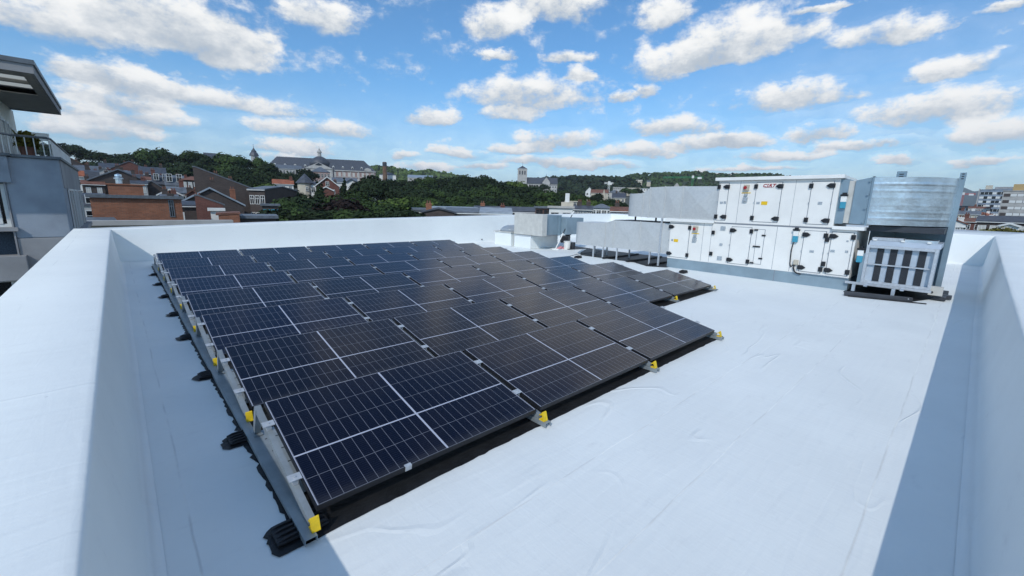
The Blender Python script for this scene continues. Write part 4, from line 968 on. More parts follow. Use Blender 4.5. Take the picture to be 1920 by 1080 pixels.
house(493, 520, 383, 381, 78, 'flat', 'brickd', 'slate2', 'small dark annex with a blue door at the right edge of the big blank gable', wins=((2, 1, .9, 3, 1.1, 1.9, 'blue', 'glass'),), L=5, H=6)
house(377, 470, 354, 317, 90, 'shedl', 'brickd', 'slate2', 'big blank dark brick gable with a pale slate roof sloping to the right', chim=((.35, .6, .9), (.6, .6, .9)), L=14, H=10)
house(466, 496, 355.5, 350, 90.5, 'eave', 'brickd', 'slate2', 'street front with tall white windows joined to the big blank gable', wins=((3, 2, 1.2, 3.6, .95, 1.9, 'wframe', 'glass'),), L=13.5, H=10, turn=-0.55)
house(345, 448, 384, 353.5, 80, 'gable', 'brickd', 'tiles2', 'wide dark house with a brown roof in front of the big blank gable', chim=((.55, .25, 2.0, 'brickd'), (.85, .3, 2.2, 'brick')), L=9, H=7, trim='metalroof')
house(372, 414, 384, 368, 68, 'shedl', 'brickr', 'zinc', 'small red lean-to with a white edged roof below the wide brown roof', L=4, H=5)
house(182, 267, 340, 318.5, 110, 'gable', 'brickd', 'slate', 'dark blank gable with pale edges above the orange brick block', chim=((.5, .5, 1.4),), L=12, H=10, trim='slate2')
house(183, 214, 337, 323, 109, 'shedr', 'brickr', 'tiles', 'orange tiled roof leaning on the dark blank gable', L=11, H=9)
house(143, 166, 331, 322, 120, 'eave', 'whitewall', 'tiles', 'white house with an orange roof close to the grey apartment house', wins=((2, 2, .9, 3, 1, 1.5),), L=7, H=9)
house(165, 184, 336, 318, 118, 'mansard', 'stone', 'slate', 'narrow stone house with a slate mansard between two orange roofs', wins=((2, 2, .8, 3, 1.1, 1.7, 'wframe', 'shade'),), chim=((.2, .5, 1.4),), L=8, H=9)
house(218, 270, 317, 303, 165, 'gable', 'brickr', 'slate2', 'red brick gable with a pale slate roof high on the slope', chim=((.6, .5, 1.3), (.95, .4, 1.6, 'brickr')), L=12, H=8)
house(268, 306, 327, 315, 150, 'eave', 'brickd', 'slate', 'house with a dark blue slate roof right of the red brick gable', chim=((.85, .5, 1.2),), wins=((3, 1, 1, 3, 1, 1.5),), L=9, H=8)
house(290, 316, 346, 328, 122, 'mansard', 'brickd', 'slate', 'mansard house with blue slates and one white dormer', wins=((2, 1, -3.0, 3, 1.2, 1.8),), chim=((.1, .5, 1.5, 'brickr'),), L=8, H=8)
house(314, 343, 348, 328, 120, 'mansard', 'stone', 'slate2', 'pale mansard house with two tall white dormers', wins=((2, 1, -3.2, 3, 1.3, 2.2, 'whitewall', 'glass'), (3, 1, .8, 3, 1.0, 1.8)), L=8, H=8)
house(344, 378, 338, 331, 115, 'hip', 'brickd', 'tiles2', 'small house with a flat brown tiled roof and a row of white windows', wins=((4, 1, .5, 3, .9, 1.6, 'wframe', 'shade'),), L=8, H=8)
house(300, 338, 367, 356, 92, 'gable', 'brickd', 'slate', 'little dark gable with a bright zinc strip above the low dark brick house', L=7, H=7, trim='wframe')
house(316, 346, 362, 350, 100, 'mansard', 'stone', 'slate2', 'narrow house with one arched white window left of the wide brown roof', wins=((2, 1, .6, 3, 1.4, 2.6),), chim=((.8, .5, 1.6, 'brickr'),), L=7, H=8)
house(150, 192, 386, 362, 75, 'mansard', 'stone', 'slate', 'stone house with a white double window close behind the orange brick block', wins=((1, 1, .8, 3, 1.7, 2.6), (1, 1, -2.0, 3, 1.3, 1.6)), L=7, H=8)
house(270, 300, 352, 340, 112, 'gable', 'brickd', 'slate2', 'tiny pale slate gable behind the cowl of the orange brick block', chim=((.2, .4, 1.3, 'brickr'),), L=8, H=8)
house(195, 240, 316, 308, 175, 'eave', 'brickd', 'slate', 'long dark slate roof below the tree line, left of the red brick gable', chim=((.2, .5, 1.2), (.8, .5, 1.2)), wins=((5, 1, .7, 3, .9, 1.4),), L=9, H=7)
house(148, 186, 321, 312, 170, 'eave', 'brickd', 'slate2', 'dark house with a pale slate roof high above the orange roofs', chim=((.5, .5, 1.2),), wins=((4, 1, .7, 3, .9, 1.4, 'wframe', 'shade'),), L=9, H=7)
house(118, 152, 310, 297, 170, 'gable', 'brickd', 'tiles2', 'brown roofed house showing just over the balcony screen', chim=((.7, .5, 1.0),), L=9, H=9)
house(455, 480, 350, 342, 150, 'eave', 'brickr', 'tiles', 'orange roof half hidden in the trees above the big blank gable', L=7, H=5)
house(514, 548, 345, 338, 140, 'eave', 'whitewall', 'tiles', 'white house with a bright orange roof below the palace', chim=((.9, .4, 1.3, 'brickr'),), wins=((3, 1, .6, 3, 1, 1.4),), L=8, H=6)
t, x0, x1 = house(581, 606, 346, 340, 138, 'hip', 'whitewall', 'slate', 'white villa joined to a round cream turret below the palace', wins=((2, 1, .8, 3, 1.2, 1.8),), L=7, H=7)
tw = MB().lathe([(2.3, -7), (2.3, 0.3)], 12, (x0 - 1.2, 1.5, 0)).build('turret', 'cream', t, world=False); MB().lathe([(2.9, 0.3), (1.4, 2.0), (0.05, 3.4)], 12, (x0 - 1.2, 1.5, 0)).build('turret_roof', 'slate', tw, world=False)
window(t, x0 - .7, -.85, -2.2, .8, 1.4)
house(594, 634, 349, 332.5, 130, 'gable', 'brickr', 'slate', 'red-brown brick gable with white edges in front of the palace', trim='wframe', wins=((1, 1, -1.4, 3, 1, 1.4), (2, 1, 1, 3, .9, 1.4)), chim=((.85, .4, 1.2),), L=9, H=7)
house(598, 625, 358, 351, 118, 'gable', 'brickr', 'slate', 'small white edged gable under the red-brown brick gable', trim='wframe', L=6, H=5)
house(625, 668, 342, 335, 140, 'eave', 'whitewall', 'slate2', 'white house with a grey roof to the right of the red-brown gable', wins=((3, 1, .8, 3, 1.2, 1.4),), L=8, H=6)
house(650, 668, 342, 336.5, 139, 'gable', 'whitewall', 'slate', 'white gabled wing with a dark verge beside the big dark round tree', L=8, H=6, trim='slate')
house(775, 797, 391, 389.5, 68, 'flat', 'cream', 'slate2', 'cream block with a three-light window at the end of the tree belt', wins=((1, 1, .6, 3, 1.1, 1.6), ), L=6, H=4, cat='building', name='low_building')
house(792, 852, 399, 392, 66, 'gable', 'brickd', 'slate', 'low slate gable right of the cream block', L=10, H=4, chim=((.2, .2, 1.2, 'brick'),))
house(812, 893, 388.5, 387, 74, 'flat', 'whitewall', 'metalroof', 'long white flat roof edge behind the slate gable', L=8, H=3, cat='building', name='long_building')
house(838, 905, 399.5, 394, 68, 'eave', 'brickd', 'slate2', 'grey shed roof in front of the long white edge', L=7, H=3)
house(888, 1008, 397, 389, 84, 'eave', 'brickd', 'slate', 'long dark slate roof under the wooded hill', chim=((.45, .3, .8, 'brickr'), (.12, .5, .8, 'brick')), L=10, H=5)
house(902, 958, 400.5, 394.5, 62, 'eave', 'metalroof', 'metalroof', 'corrugated metal roof just above the back parapet', L=8, H=3, name='shed', cat='shed')
house(1004, 1034, 387.5, 385.5, 75, 'flat', 'brickr', 'slate2', 'red brick building with a thin grey roof left of the white wall', wins=((2, 1, .5, 3, 1.3, 1.3, 'brickd', 'glass'),), L=7, H=5, cat='building', name='brick_building')
t, x0, x1 = house(1030, 1074, 387, 385.5, 72, 'flat', 'whitewall', 'stone', 'stained white rear wall carrying a tall white chimney', wins=((2, 1, 1.0, 3, 1.4, 1.0, 'stone', 'glass'),), L=7, H=5, cat='building', name='white_building')
cs = MB().box(x1 - 2.0, x1 + .1, 1, 2.2, -.2, .75).build('stack_base', 'cream', t, world=False); MB().box(x1 - 1.35, x1 - .62, 1.2, 2.0, .751, 2.25).build('white_chimney', 'whitewall', cs, world=False)
house(1108, 1148, 390.5, 382, 95, 'hip', 'whitewall', 'slate2', 'white house with a hipped grey slate roof left of the upper duct', wins=((4, 1, .4, 3, 1.1, 1.2),), L=9, H=5)
house(1076, 1110, 393, 388, 85, 'eave', 'brickd', 'slate', 'dark roofed house behind the roller pole', chim=((.3, .5, 1), (.8, .5, 1)), wins=((4, 1, .3, 3, .8, 1.1),), L=7, H=5)
house(1146, 1180, 396, 391, 80, 'eave', 'brickr', 'tiles2', 'brown roofed row beside the hipped white house', chim=((.3, .5, 1),), wins=((4, 1, .3, 3, .8, 1.1, 'wframe', 'shade'),), L=7, H=5)
house(1060, 1082, 377, 373, 150, 'flat', 'cream', 'cream', 'cream flat roofed house in the trees above the white chimney', wins=((3, 1, .4, 3, 1.2, 1.3),), L=8, H=5)
house(1098, 1112, 359, 351, 330, 'gable', 'whitewall', 'slate', 'white gabled house on the slope right of the church', L=10, H=8, wins=((2, 1, 1, 3, 1.4, 1.8),))
house(1108, 1140, 362, 356, 300, 'eave', 'cream', 'tiles2', 'long ochre house on the slope right of the church', L=11, H=9)
house(1128, 1136, 368, 354, 260, 'gable', 'cream', 'slate', 'tall stepped cream gable on the slope', L=10, H=10)
house(1142, 1162, 361, 356, 300, 'hip', 'stone', 'slate2', 'pale roofed hall on the slope near the white crane', L=14, H=7)
house(1148, 1172, 371, 363, 220, 'eave', 'cream', 'slate', 'cream house with a dark roof left of the raised duct', wins=((3, 1, .6, 3, 1.2, 1.6),), L=9, H=8, chim=((.3, .5, 1.2),))
house(1176, 1200, 352, 348, 480, 'flat', 'cream', 'cream', 'pale yellow block on the slope above the raised duct', wins=((5, 2, 1, 3.5, 1.8, 1.6),), L=12, H=9, cat='building', name='hill_building')
house(1150, 1172, 351, 349.5, 520, 'flat', 'stone', 'stone', 'long pale terrace left of the pale yellow block', wins=((6, 1, 1, 3.5, 1.6, 1.6),), L=12, H=7, cat='building', name='hill_building')
house(1196, 1216, 353, 350, 500, 'flat', 'whitewall', 'slate2', 'low white block right of the pale yellow block', wins=((4, 2, 1, 3.5, 1.8, 1.4),), L=12, H=8, cat='building', name='hill_building')
for k, (ua, ub, va, lab) in enumerate(((1140, 1148, 344, 'small white house on the green hill, the one nearest the white crane'), (1152, 1159, 343.5, 'small house on the green hill, second from the white crane'), (1163, 1170, 342.5, 'small house on the green hill, third from the white crane'), (1193, 1204, 339.5, 'yellow house highest on the green hill'), (1213, 1220, 341, 'lone cream house on the green hill, towards the green crane'))):
    house(ua, ub, va, va - 2, 760, 'eave', 'cream' if k > 2 else 'whitewall', 'slate2' if k != 3 else 'cream', lab, L=12, H=8, gut=False)
house(1265, 1273, 348, 343, 400, 'gable', 'stone', 'stone', 'pale stone gable showing over the raised duct', L=9, H=7)
house(1280, 1288, 349, 346, 380, 'flat', 'cream', 'cream', 'small cream block showing over the raised duct, right of the stone gable', L=9, H=7)
for k, (ua, ub, va, vb) in enumerate(((1314, 1332, 327.5, 327), (1330, 1352, 325.5, 325), (1342, 1356, 324, 323.5), (1354, 1374, 325.5, 325), (1372, 1384, 324, 323.4), (1382, 1392, 326.5, 326))):
    house(ua, ub, va, vb, 1090 + 6 * k, 'flat', 'cream' if k % 2 else 'whitewall', 'cream', '%s pale block from the left in the estate crowning the green hill' % ORD[k], wins=((6, 1, 2, 5, 2.2, 2.2, 'stone', 'glass'),), L=18, H=14, cat='apartment block', name='hill_block', group='pale blocks crowning the green hill')
house(1411.5, 1414.5, 325, 323.5, 1100, 'flat', 'stone', 'slate', 'small square tower on the hill behind the white unit', L=5, H=14, cat='tower', name='hill_tower')

for q in ((160, 190, 346, 340, 105, 'eave', 'brickd', 'tiles2', 'brown roof tucked under the narrow stone mansard house', 2), (196, 222, 330, 324, 140, 'gable', 'brickd', 'slate', 'dark little gable just above the dark blank gable', 1), (226, 246, 327, 321, 145, 'eave', 'whitewall', 'slate2', 'pale house front squeezed below the red brick gable', 3),
        (247, 268, 333, 326, 130, 'mansard', 'brickr', 'slate', 'red house with a slate mansard right of the dark blank gable', 2), (274, 292, 338, 333, 128, 'eave', 'brickr', 'tiles2', 'red brick house below the dark blue slate roof', 2), (300, 322, 338, 331, 135, 'gable', 'brickd', 'tiles2', 'brown gable peeping over the white dormers', 1),
        (166, 182, 329, 324, 145, 'eave', 'brickr', 'tiles2', 'brown roofed red house above the narrow stone mansard house', 2), (330, 352, 341, 336, 128, 'eave', 'brickd', 'slate', 'slate roofed house left of the brown tiled one', 2), (186, 206, 322, 316, 160, 'gable', 'stone', 'slate2', 'pale gable among the slate roofs left of the red brick gable', 1),
        (306, 330, 372, 366, 82, 'eave', 'brickr', 'slate2', 'low red house right behind the cracked brick block', 3), (352, 372, 366, 358, 88, 'gable', 'brickr', 'tiles2', 'red gable between the arched white window and the wide brown roof', 1), (250, 272, 345, 340, 108, 'eave', 'stone', 'slate', 'stone house behind the steel cowl', 2)):
    house(*q[:9], L=8, H=8, wins=((q[9], 1, .7, 3, .9, 1.5, 'wframe', 'shade' if q[9] == 2 else 'glass'),), chim=((.25, .5, 1.2, 'brickd'), (.8, .5, 1.0, 'brickr')))
# ---------------- the palace on the hill
PLs, PRs = P(500, 313, 330), P(703, 317.5, 352)
Lp = float(np.linalg.norm((PRs - PLs)[:2])); ang = math.atan2(PRs[1] - PLs[1], PRs[0] - PLs[0])
pal = thing('palace', PLs, 'long pale palace with a dark slate roof, central pediment and lantern on the wooded hill', 'palace', None, (0, 0, ang))
Hw, Dp = 18.0, 16.0
for k in range(6): q = PLs + (PRs - PLs) * k / 5; SPOTS.append((q[0], q[1], q[2] - Hw + 1))
MB().box(0, Lp, 0, Dp, -Hw, 0).build('wall', 'pinkbrick', pal, world=False)
rz_ = P(590, 294, 350)[2] - PLs[2]
rz_ = 9.0
MB().add([(-.5, -.5, .01), (Lp + .5, -.5, .01), (Lp + .5, Dp + .5, .01), (-.5, Dp + .5, .01), (6, Dp / 2, rz_), (Lp - 9, Dp / 2, rz_)], [(0, 1, 5, 4), (1, 2, 5), (2, 3, 4, 5), (3, 0, 4), (3, 2, 1, 0)]).build('roof', 'slate', pal, world=False)
MB().box(-.6, Lp + .6, -.7, -.5, -.7, 0.0).box(-.1, Lp + .1, -.25, -.001, -5.6, -5.2).box(-.1, Lp + .1, -.25, -.001, -10.6, -10.2).build('cornice', 'stone', pal, world=False)
b = MB()
for k in range(14): x = 1 + (Lp - 2) * k / 13; b.box(x - .35, x + .35, -.22, -.001, -Hw, -.701)
b.build('pilaster', 'stone', pal, world=False)['kind'] = 'stuff'
xc = 0.47 * Lp
MB().box(xc - 10, xc + 10, -1.5, -.3, -Hw, .2).build('centre_bay', 'stone', pal, world=False)
pdm = MB().prism([(xc - 11, .201), (xc + 11, .201), (xc, 5.2)], -2.0, 1.0, 1).build('pediment', 'stone', pal, world=False)
dm = MB().lathe([(8.0, 0), (7.2, 3.2), (5.2, 5.6), (2.4, 7.2), (1.6, 7.4)], 20, (xc, 5.5, 3.0)).build('dome', 'slate', pal, world=False, smooth=True)
MB().lathe([(1.5, 0), (1.3, 2.6), (1.9, 2.9), (1.7, 3.8), (0.9, 5.0), (0.5, 6.0), (0.12, 6.4), (0.08, 8.2)], 12, (xc, 5.5, 10.4)).build('lantern', 'stone', dm, world=False)
for k in range(22):
    x = 2.5 + (Lp - 5) * k / 21
    for zz in (-4.9, -9.9):
        yf = -1.52 if abs(x - xc) < 10 else -.02
        window(pal, x, yf, zz, 1.7, 3.2, fr='wframe', gl='shade', mull=False)
for k, fx in enumerate((.07, .16, .25, .34, .60, .69, .78, .87)):
    x = fx * Lp; b = MB().box(x - .7, x + .7, .9, 3.0, .9, 2.6).prism([(x - .9, 2.6), (x + .9, 2.6), (x, 3.3)], .7, 3.2, 1).use(1).box(x - .45, x + .45, .85, .91, 1.2, 2.4); b.build('dormer', ['whitewall', 'glass'], pal, world=False)
for k in (0.05, .93):
    x = k * Lp; MB().prism([(x - 3, .2), (x + 3, .2), (x + 2.2, 1.9), (x, 2.6), (x - 2.2, 1.9)], -1, 2.5, 1).build('end_pediment', 'stone', pal, world=False)
ptw = put('belfry', 476.5, 292, 330, 'small dark belfry with a pointed cap at the left end of the palace', 'belfry'); SPOTS.append((ptw.location.x, ptw.location.y, ptw.location.z - 16))
MB().box(-2.2, 2.2, 0, 4.4, -18, 0).build('shaft', 'stone', ptw, world=False); MB().lathe([(3.4, 0), (3.0, 1.4), (2.3, 2.6), (1.8, 3.1), (1.9, 3.5), (0.7, 5.2), (0.15, 6.2), (0.08, 9)], 8, (0, 2.2, 0)).build('cap', 'slate', ptw, world=False)
house(520, 563, 316.5, 310.5, 290, 'eave', 'stone', 'slate2', 'long annex with a pale zinc roof in front of the palace, left part', wins=((8, 1, 1.0, 4, 1.2, 2.4),), L=10, H=9, cat='building', name='palace_annex')
house(585, 617, 322.5, 313.5, 270, 'hip', 'pinkbrick', 'slate2', 'brick annex with tall windows below the palace pediment', wins=((6, 2, 1.0, 4, 1.2, 2.6),), L=12, H=12, cat='building', name='palace_annex')
house(385, 408, 297, 288, 330, 'eave', 'stone', 'slate', 'dark roof showing between the skyline trees', L=12, H=8, cat='building', name='hidden_building')
fs = put('factory_chimney', 721, 304, 420, 'tall slim brick chimney rising right of the palace', 'chimney'); SPOTS.append((fs.location.x, fs.location.y, fs.location.z - 26))
MB().lathe([(2.6, -28), (1.95, -1), (1.95, 0)], 14).build('shaft', 'chimney', fs, world=False); MB().lathe([(2.15, -4.0), (2.1, -0.5), (1.7, -.3), (1.7, .1)], 14).build('sooty_top', 'darkrail', fs, world=False)
house(712, 742, 328, 323, 430, 'hip', 'whitewall', 'slate', 'white and slate works at the foot of the tall brick chimney', L=14, H=8, cat='building', name='works_building')
house(765, 812, 333.5, 329, 420, 'eave', 'stone', 'metalroof', 'long pale metal roof on the hill behind the wood', L=30, H=6, cat='building', name='hill_building')

# ---------------- the church
cht = put('church', 979, 341, 500, 'grey stone church with a square tower and slate nave', 'church'); SPOTS.append((cht.location.x, cht.location.y, cht.location.z - 10)); SPOTS.append((cht.location.x + 20, cht.location.y - 20, cht.location.z - 10))
s5 = 500 / 790.0
tz = (341 - 318) * s5
tow = MB().box(-5.6, 5.6, 0, 11, -20, tz).box(-5.9, 5.9, -.3, 11.3, tz + .001, tz + .7).build('tower', 'stone', cht, world=False)
MB().add([(-5.6, 0, tz + .7), (5.6, 0, tz + .7), (5.6, 11, tz + .7), (-5.6, 11, tz + .7), (-1.4, 4.4, tz + 3.4), (1.4, 4.4, tz + 3.4), (1.4, 6.6, tz + 3.4), (-1.4, 6.6, tz + 3.4), (0, 5.5, tz + 4.6)], [(0, 1, 5, 4), (1, 2, 6, 5), (2, 3, 7, 6), (3, 0, 4, 7), (4, 5, 8), (5, 6, 8), (6, 7, 8), (7, 4, 8)]).build('tower_roof', 'slate', tow, world=False)
MB().tube((0, 5.5, tz + 4.4), (0, 5.5, tz + 9), .12, 6).build('cross', 'darkrail', tow, world=False)
for x in (-3, 0, 3): MB().box(x - .75, x + .75, -.12, .2, tz - 6.2, tz - 1.8).build('belfry_opening', 'darkrail', tow, world=False)
nz = (341 - 333) * s5
nv = MB().prism([(2, -22), (14, -22), (14, nz - 6.5), (8, nz), (2, nz - 6.5)], 6.0, 42, 0).build('nave', 'stone', cht, world=False)
MB().prism([(1.6, nz - 6.6), (8, nz + .3), (8, nz + .8), (1.2, nz - 6.5)], 5.7, 42.3, 0).prism([(14.4, nz - 6.6), (8, nz + .3), (8, nz + .8), (14.8, nz - 6.5)], 5.7, 42.3, 0).build('nave_roof', 'slate', nv, world=False)
tr = MB().prism([(24, -22), (33, -22), (33, nz - 4.5), (28.5, nz + 1.0), (24, nz - 4.5)], -3, 8, 1).build('transept', 'stone', cht, world=False)
MB().prism([(23.7, nz - 4.8), (28.5, nz + 1.3), (28.5, nz + 1.0), (24, nz - 4.8)], -3.3, 8, 1).prism([(33.3, nz - 4.8), (28.5, nz + 1.3), (28.5, nz + 1.0), (33, nz - 4.8)], -3.3, 8, 1).tube((28.5, 2, nz + 1), (28.5, 2, nz + 6), .3, 6, .05).build('transept_roof', 'slate', tr, world=False)
for k in range(5): window(cht, 9 + k * 3.2, 1.95, nz - 11.5, 1.3, 3.6, fr='stone', gl='glass', mull=False)
house(1030, 1044, 347, 339, 488, 'flat', 'stone', 'slate2', 'pale rear block with rows of windows at the right end of the church', wins=((3, 4, 1.2, 4.0, 1.6, 2.2, 'wframe', 'glass'),), L=10, H=22, cat='building', name='rear_block')

# ---------------- right-hand town
def tower_block(u0, u1, vt, d, nfl, fh, label, wall, band, H=40, turn=0.0, L=14, glass='glass'):
    t, x0, x1 = house(u0, u1, vt, vt, d, 'flat', wall, wall, label, L=L, H=H, cat='apartment block', name='tower_block', turn=turn)
    rr = random.Random(int(u0))
    for k in range(nfl):
        z = -1.6 - k * fh; b = MB(); n = 9
        b.box(x0 + .4, x1 - .4, -.06, -.01, z - 1.6, z)
        b.use(1)
        for i in range(n):
            if rr.random() < .4:
                xa = x0 + .5 + (x1 - x0 - 1) * i / n; b.box(xa, xa + (x1 - x0 - 1) / n * .9, -.08, -.061, z - 1.5, z - .1)
        b.use(2)
        for i in range(n + 1):
            xa = x0 + .4 + (x1 - x0 - .8) * i / n; b.box(xa - .07, xa + .07, -.12, -.081, z - 1.6, z)
        b.build('window_band', [glass, 'wframe', band], t, world=False)
    return t, x0, x1
t, x0, x1 = tower_block(1850, 1900, 355, 260, 12, 2.6, 'tall blue and white curtain walled block on the right', 'curtain', 'wframe')
MB().box(x0 + 2, x0 + 5, 3, 6, .1, 2.6).build('roof_hut', 'cream', t, world=False); MB().box(x0 + 6, x1 - 2, 3, 8, .1, 1.6).build('plant_room', 'render_grey', t, world=False)
MB().box(x0 - .5, x0 - .02, -.3, 12, -40, .4).box(x1 + .02, x1 + 1.8, -.3, 12, -40, .2).build('end_wall', 'stone', t, world=False)
t, x0, x1 = tower_block(1903, 1985, 357, 215, 9, 3.3, 'pale balcony block cut off by the right edge, right of the curtain walled block', 'stone', 'stone', glass='brickd')
MB().box(x0 + 3, x1, 3, 9, .06, 3.4).build('penthouse', 'ochre', t, world=False)
tower_block(1790, 1822, 386, 290, 5, 3.0, 'dark unfinished block with white openings below the red crane', 'render_dark', 'brickd', H=20)
for k, q in enumerate(((1822, 1850, 391, 388, 240, 'eave', 'whitewall', 'tiles2', 'white house group with brown roofs left of the curtain walled block'), (1796, 1830, 402, 396, 160, 'eave', 'cream', 'slate2', 'cream row with a pale roof close to the tall channel'), (1826, 1858, 404, 398, 170, 'hip', 'whitewall', 'tiles', 'white house with an orange hipped roof right of the tall channel'),
        (1800, 1850, 416, 410, 110, 'eave', 'brickr', 'tiles2', 'brown tiled roof low over the far parapet'), (1838, 1862, 412, 407, 125, 'gable', 'brickr', 'tiles', 'orange gable between the brown tiled roof and the slate roof'), (1780, 1806, 420, 414, 90, 'gable', 'whitewall', 'tiles2', 'white gable squeezed against the tall channel'))):
    house(*q, L=9, H=8, wins=((4, 1, .6, 3, 1.0, 1.4),), chim=((.3, .5, 1.2, 'brickr'), (.7, .5, 1.0, 'whitewall')))
house(1862, 1990, 418, 408, 90, 'eave', 'brickd', 'slate', 'broad dark slate roof at the right edge behind the yellow-green bush', L=9, H=8, wins=((8, 1, .8, 3, 1.3, 1.2, 'wframe', 'shade'),))
house(1880, 1905, 425, 420, 78, 'gable', 'whitewall', 'wframe', 'small white gable in front of the broad slate roof', L=4, H=5, trim='wframe')
def crane(u, vtop, vb, ujl, ujr, d, m, label, m2=None):
    t = put('tower_crane', u, vtop, d, label, 'crane'); sc_ = d / 790.0; H = (vb - vtop) * sc_ + 20; SPOTS.append((t.location.x, t.location.y, t.location.z - H))
    b = MB()
    for sx in (-1, 1):
        for sy in (-1, 1): b.tube((sx * .9, sy * .9, -H), (sx * .9, sy * .9, 0), .28, 4)
    n = int(H / 3)
    for k in range(n):
        z = -k * 3.0
        for sy in (-.9, .9): b.tube((-.9, sy, z), (.9, sy, z - 3), .16, 4)
    b.build('mast', m, t, world=False)
    xl, xr = (ujl - u) * sc_, (ujr - u) * sc_; b = MB()
    for (y, z) in ((-.8, .6), (.8, .6), (0, 2.2)): b.tube((xl, y, z), (xr, y, z), .26, 4)
    n = int((xr - xl) / 3)
    for k in range(n):
        a, c = xl + (xr - xl) * k / n, xl + (xr - xl) * (k + 1) / n
        b.tube((a, -.8, .6), (c, 0, 2.2), .15, 4).tube((c, -.8, .6), (a, 0, 2.2), .15, 4)
    b.build('jib', m, t, world=False)
    b = MB(); b.box(xr - 7, xr - 2, -1, 1, -.8, 1.6) if abs(xr) < abs(xl) else b.box(xl + 2, xl + 7, -1, 1, -.8, 1.6); b.build('counterweight', m2 or 'whitewall', t, world=False)
    MB().box(-1.4, 1.4, -1.4, 1.4, .2, 3.6).build('cab', m2 or 'whitewall', t, world=False)
    return t
crane(1299, 334.5, 350, 1246, 1317, 560, 'green_steel', 'green tower crane with a long green jib above the raised duct')
crane(1142, 345.5, 362, 1133, 1150, 520, 'whitewall', 'white tower crane on the slope right of the church')
t = crane(1806, 365.5, 388, 1782, 1822, 620, 'red_steel', 'distant red and white tower crane in front of the blue hills', 'whitewall')

# ---------------- trees
def crown_mb(seed, n=900, rx=.5, rz=.42, lobes=9, leaf=.05, shape='round'):
    r = np.random.default_rng(seed); cs = []
    for k in range(lobes):
        if shape == 'round':
            v = r.normal(0, 1, 3); v /= np.linalg.norm(v); v[2] = abs(v[2]) * .9 - .25; q = v * [rx * .62, rx * .62, rz * .62] * r.uniform(.65, 1.12)
            cs.append((q + [0, 0, .58], r.uniform(.30, .52) * rx))
        else:
            f = k / (lobes - 1); cs.append((np.array([r.normal(0, .03), r.normal(0, .03), .12 + .82 * f]), rx * (1.05 - f) * .9 + .02))
    vs, fs = [], []
    w_ = np.array([c[1] ** 2 for c in cs]); w_ /= w_.sum()
    for k in range(n):
        c, ra = cs[r.choice(len(cs), p=w_)]
        v = r.normal(0, 1, 3); v /= np.linalg.norm(v)
        if r.random() < .75 and v[2] < -.2: v[2] *= -.6
        p = c + v * ra * r.uniform(.72, 1.08) * [1, 1, .85 if shape == 'round' else 1.2]
        nrm = v + r.normal(0, .28, 3); nrm /= np.linalg.norm(nrm)
        a = np.cross(nrm, [0, 0, 1.0]); a /= (np.linalg.norm(a) + 1e-6); b_ = np.cross(nrm, a); s_ = leaf * r.uniform(.55, 1.3)
        th = r.uniform(0, 6.28); a2 = a * math.cos(th) + b_ * math.sin(th); b2 = b_ * math.cos(th) - a * math.sin(th)
        o = len(vs); vs += [p - a2 * s_, p + b2 * s_ * .8, p + a2 * s_ * 1.1 - nrm * s_ * .3, p - b2 * s_ * .7]; fs.append((o, o + 1, o + 2, o + 3))
    b = MB(); b.add(vs, fs); return b
def trunk_mb(seed, h=.55):
    r = np.random.default_rng(seed); b = MB(); b.tube((0, 0, -.30), (0, 0, .22), .035, 7, .026); top = (r.normal(0, .02), r.normal(0, .02), h); b.tube((0, 0, .22), top, .026, 6, .012)
    for k in range(5):
        a = k * 1.3 + r.uniform(0, .5); z = .2 + .06 * k; b.tube((0, 0, z), (math.cos(a) * .25, math.sin(a) * .25, z + .2), .014, 5, .005)
    return b
PROT = {}
KINDS = {'dark': ('leaf_dark', 'round'), 'mid': ('leaf_mid', 'round'), 'light': ('leaf_light', 'round'), 'purple': ('leaf_red', 'round'), 'conifer': ('leaf_dark', 'cone'), 'olive': ('leaf_olive', 'round')}
def tree(u, vt, d, h, kind, label, wf=1.0, group=None, variant=0, n=1700, cut=0.0):
    key = (kind, variant, n); top = P(u, vt, d); base = (top[0], top[1], top[2] - h)
    if key not in PROT:
        m, sh = KINDS[kind]; t = thing('conifer_tree' if sh == 'cone' else 'broadleaf_tree', base, label, 'tree', group)
        c = crown_mb(11 + variant * 7 + len(PROT), n, .5 if sh == 'round' else .2, .42, 11 if sh == 'round' else 9, (.052 if sh == 'round' else .045) * (900 / n) ** .5, sh).build('crown', m, t, world=False, fix=False)
        trunk_mb(variant).build('trunk', 'bark', t, world=False); PROT[key] = t
    else: t = copy_thing(PROT[key], base, label); 
    if group: t['group'] = group
    elif 'group' in t: del t['group']
    t.scale = (h * wf, h * wf, h); t.rotation_euler = (0, 0, random.uniform(0, 6.28))
    SPOTS.append((base[0], base[1], base[2] + .3)); return t
jit = random.Random(5)
# skyline rank on the left hill
for k, (u, v, h, wf, kd) in enumerate([(88, 262, 15, 1.0, 'dark'), (112, 261, 14, .9, 'dark'), (142, 267, 12, 1.1, 'dark'), (170, 278, 11, 1.1, 'dark'), (192, 281, 10, 1.0, 'dark'), (216, 285, 9, 1.2, 'dark'), (242, 283, 10, 1.2, 'dark'), (275, 271, 19, 1.0, 'mid'), (303, 274, 18, .95, 'mid'), (326, 284, 12, 1.1, 'dark'), (360, 276, 17, 1.15, 'mid'), (386, 289, 11, 1.0, 'dark'), (421, 280, 17, 1.0, 'mid'), (441, 284, 15, .9, 'mid'), (462, 295, 11, 1.0, 'dark'), (489, 289, 14, .8, 'mid')]):
    tree(u, v, 235 + jit.uniform(-10, 10), h * 1.15, kd, '%s from left of the skyline trees behind the hillside houses' % ORD[k], wf, 'trees along the skyline of the left hill', k % 3)
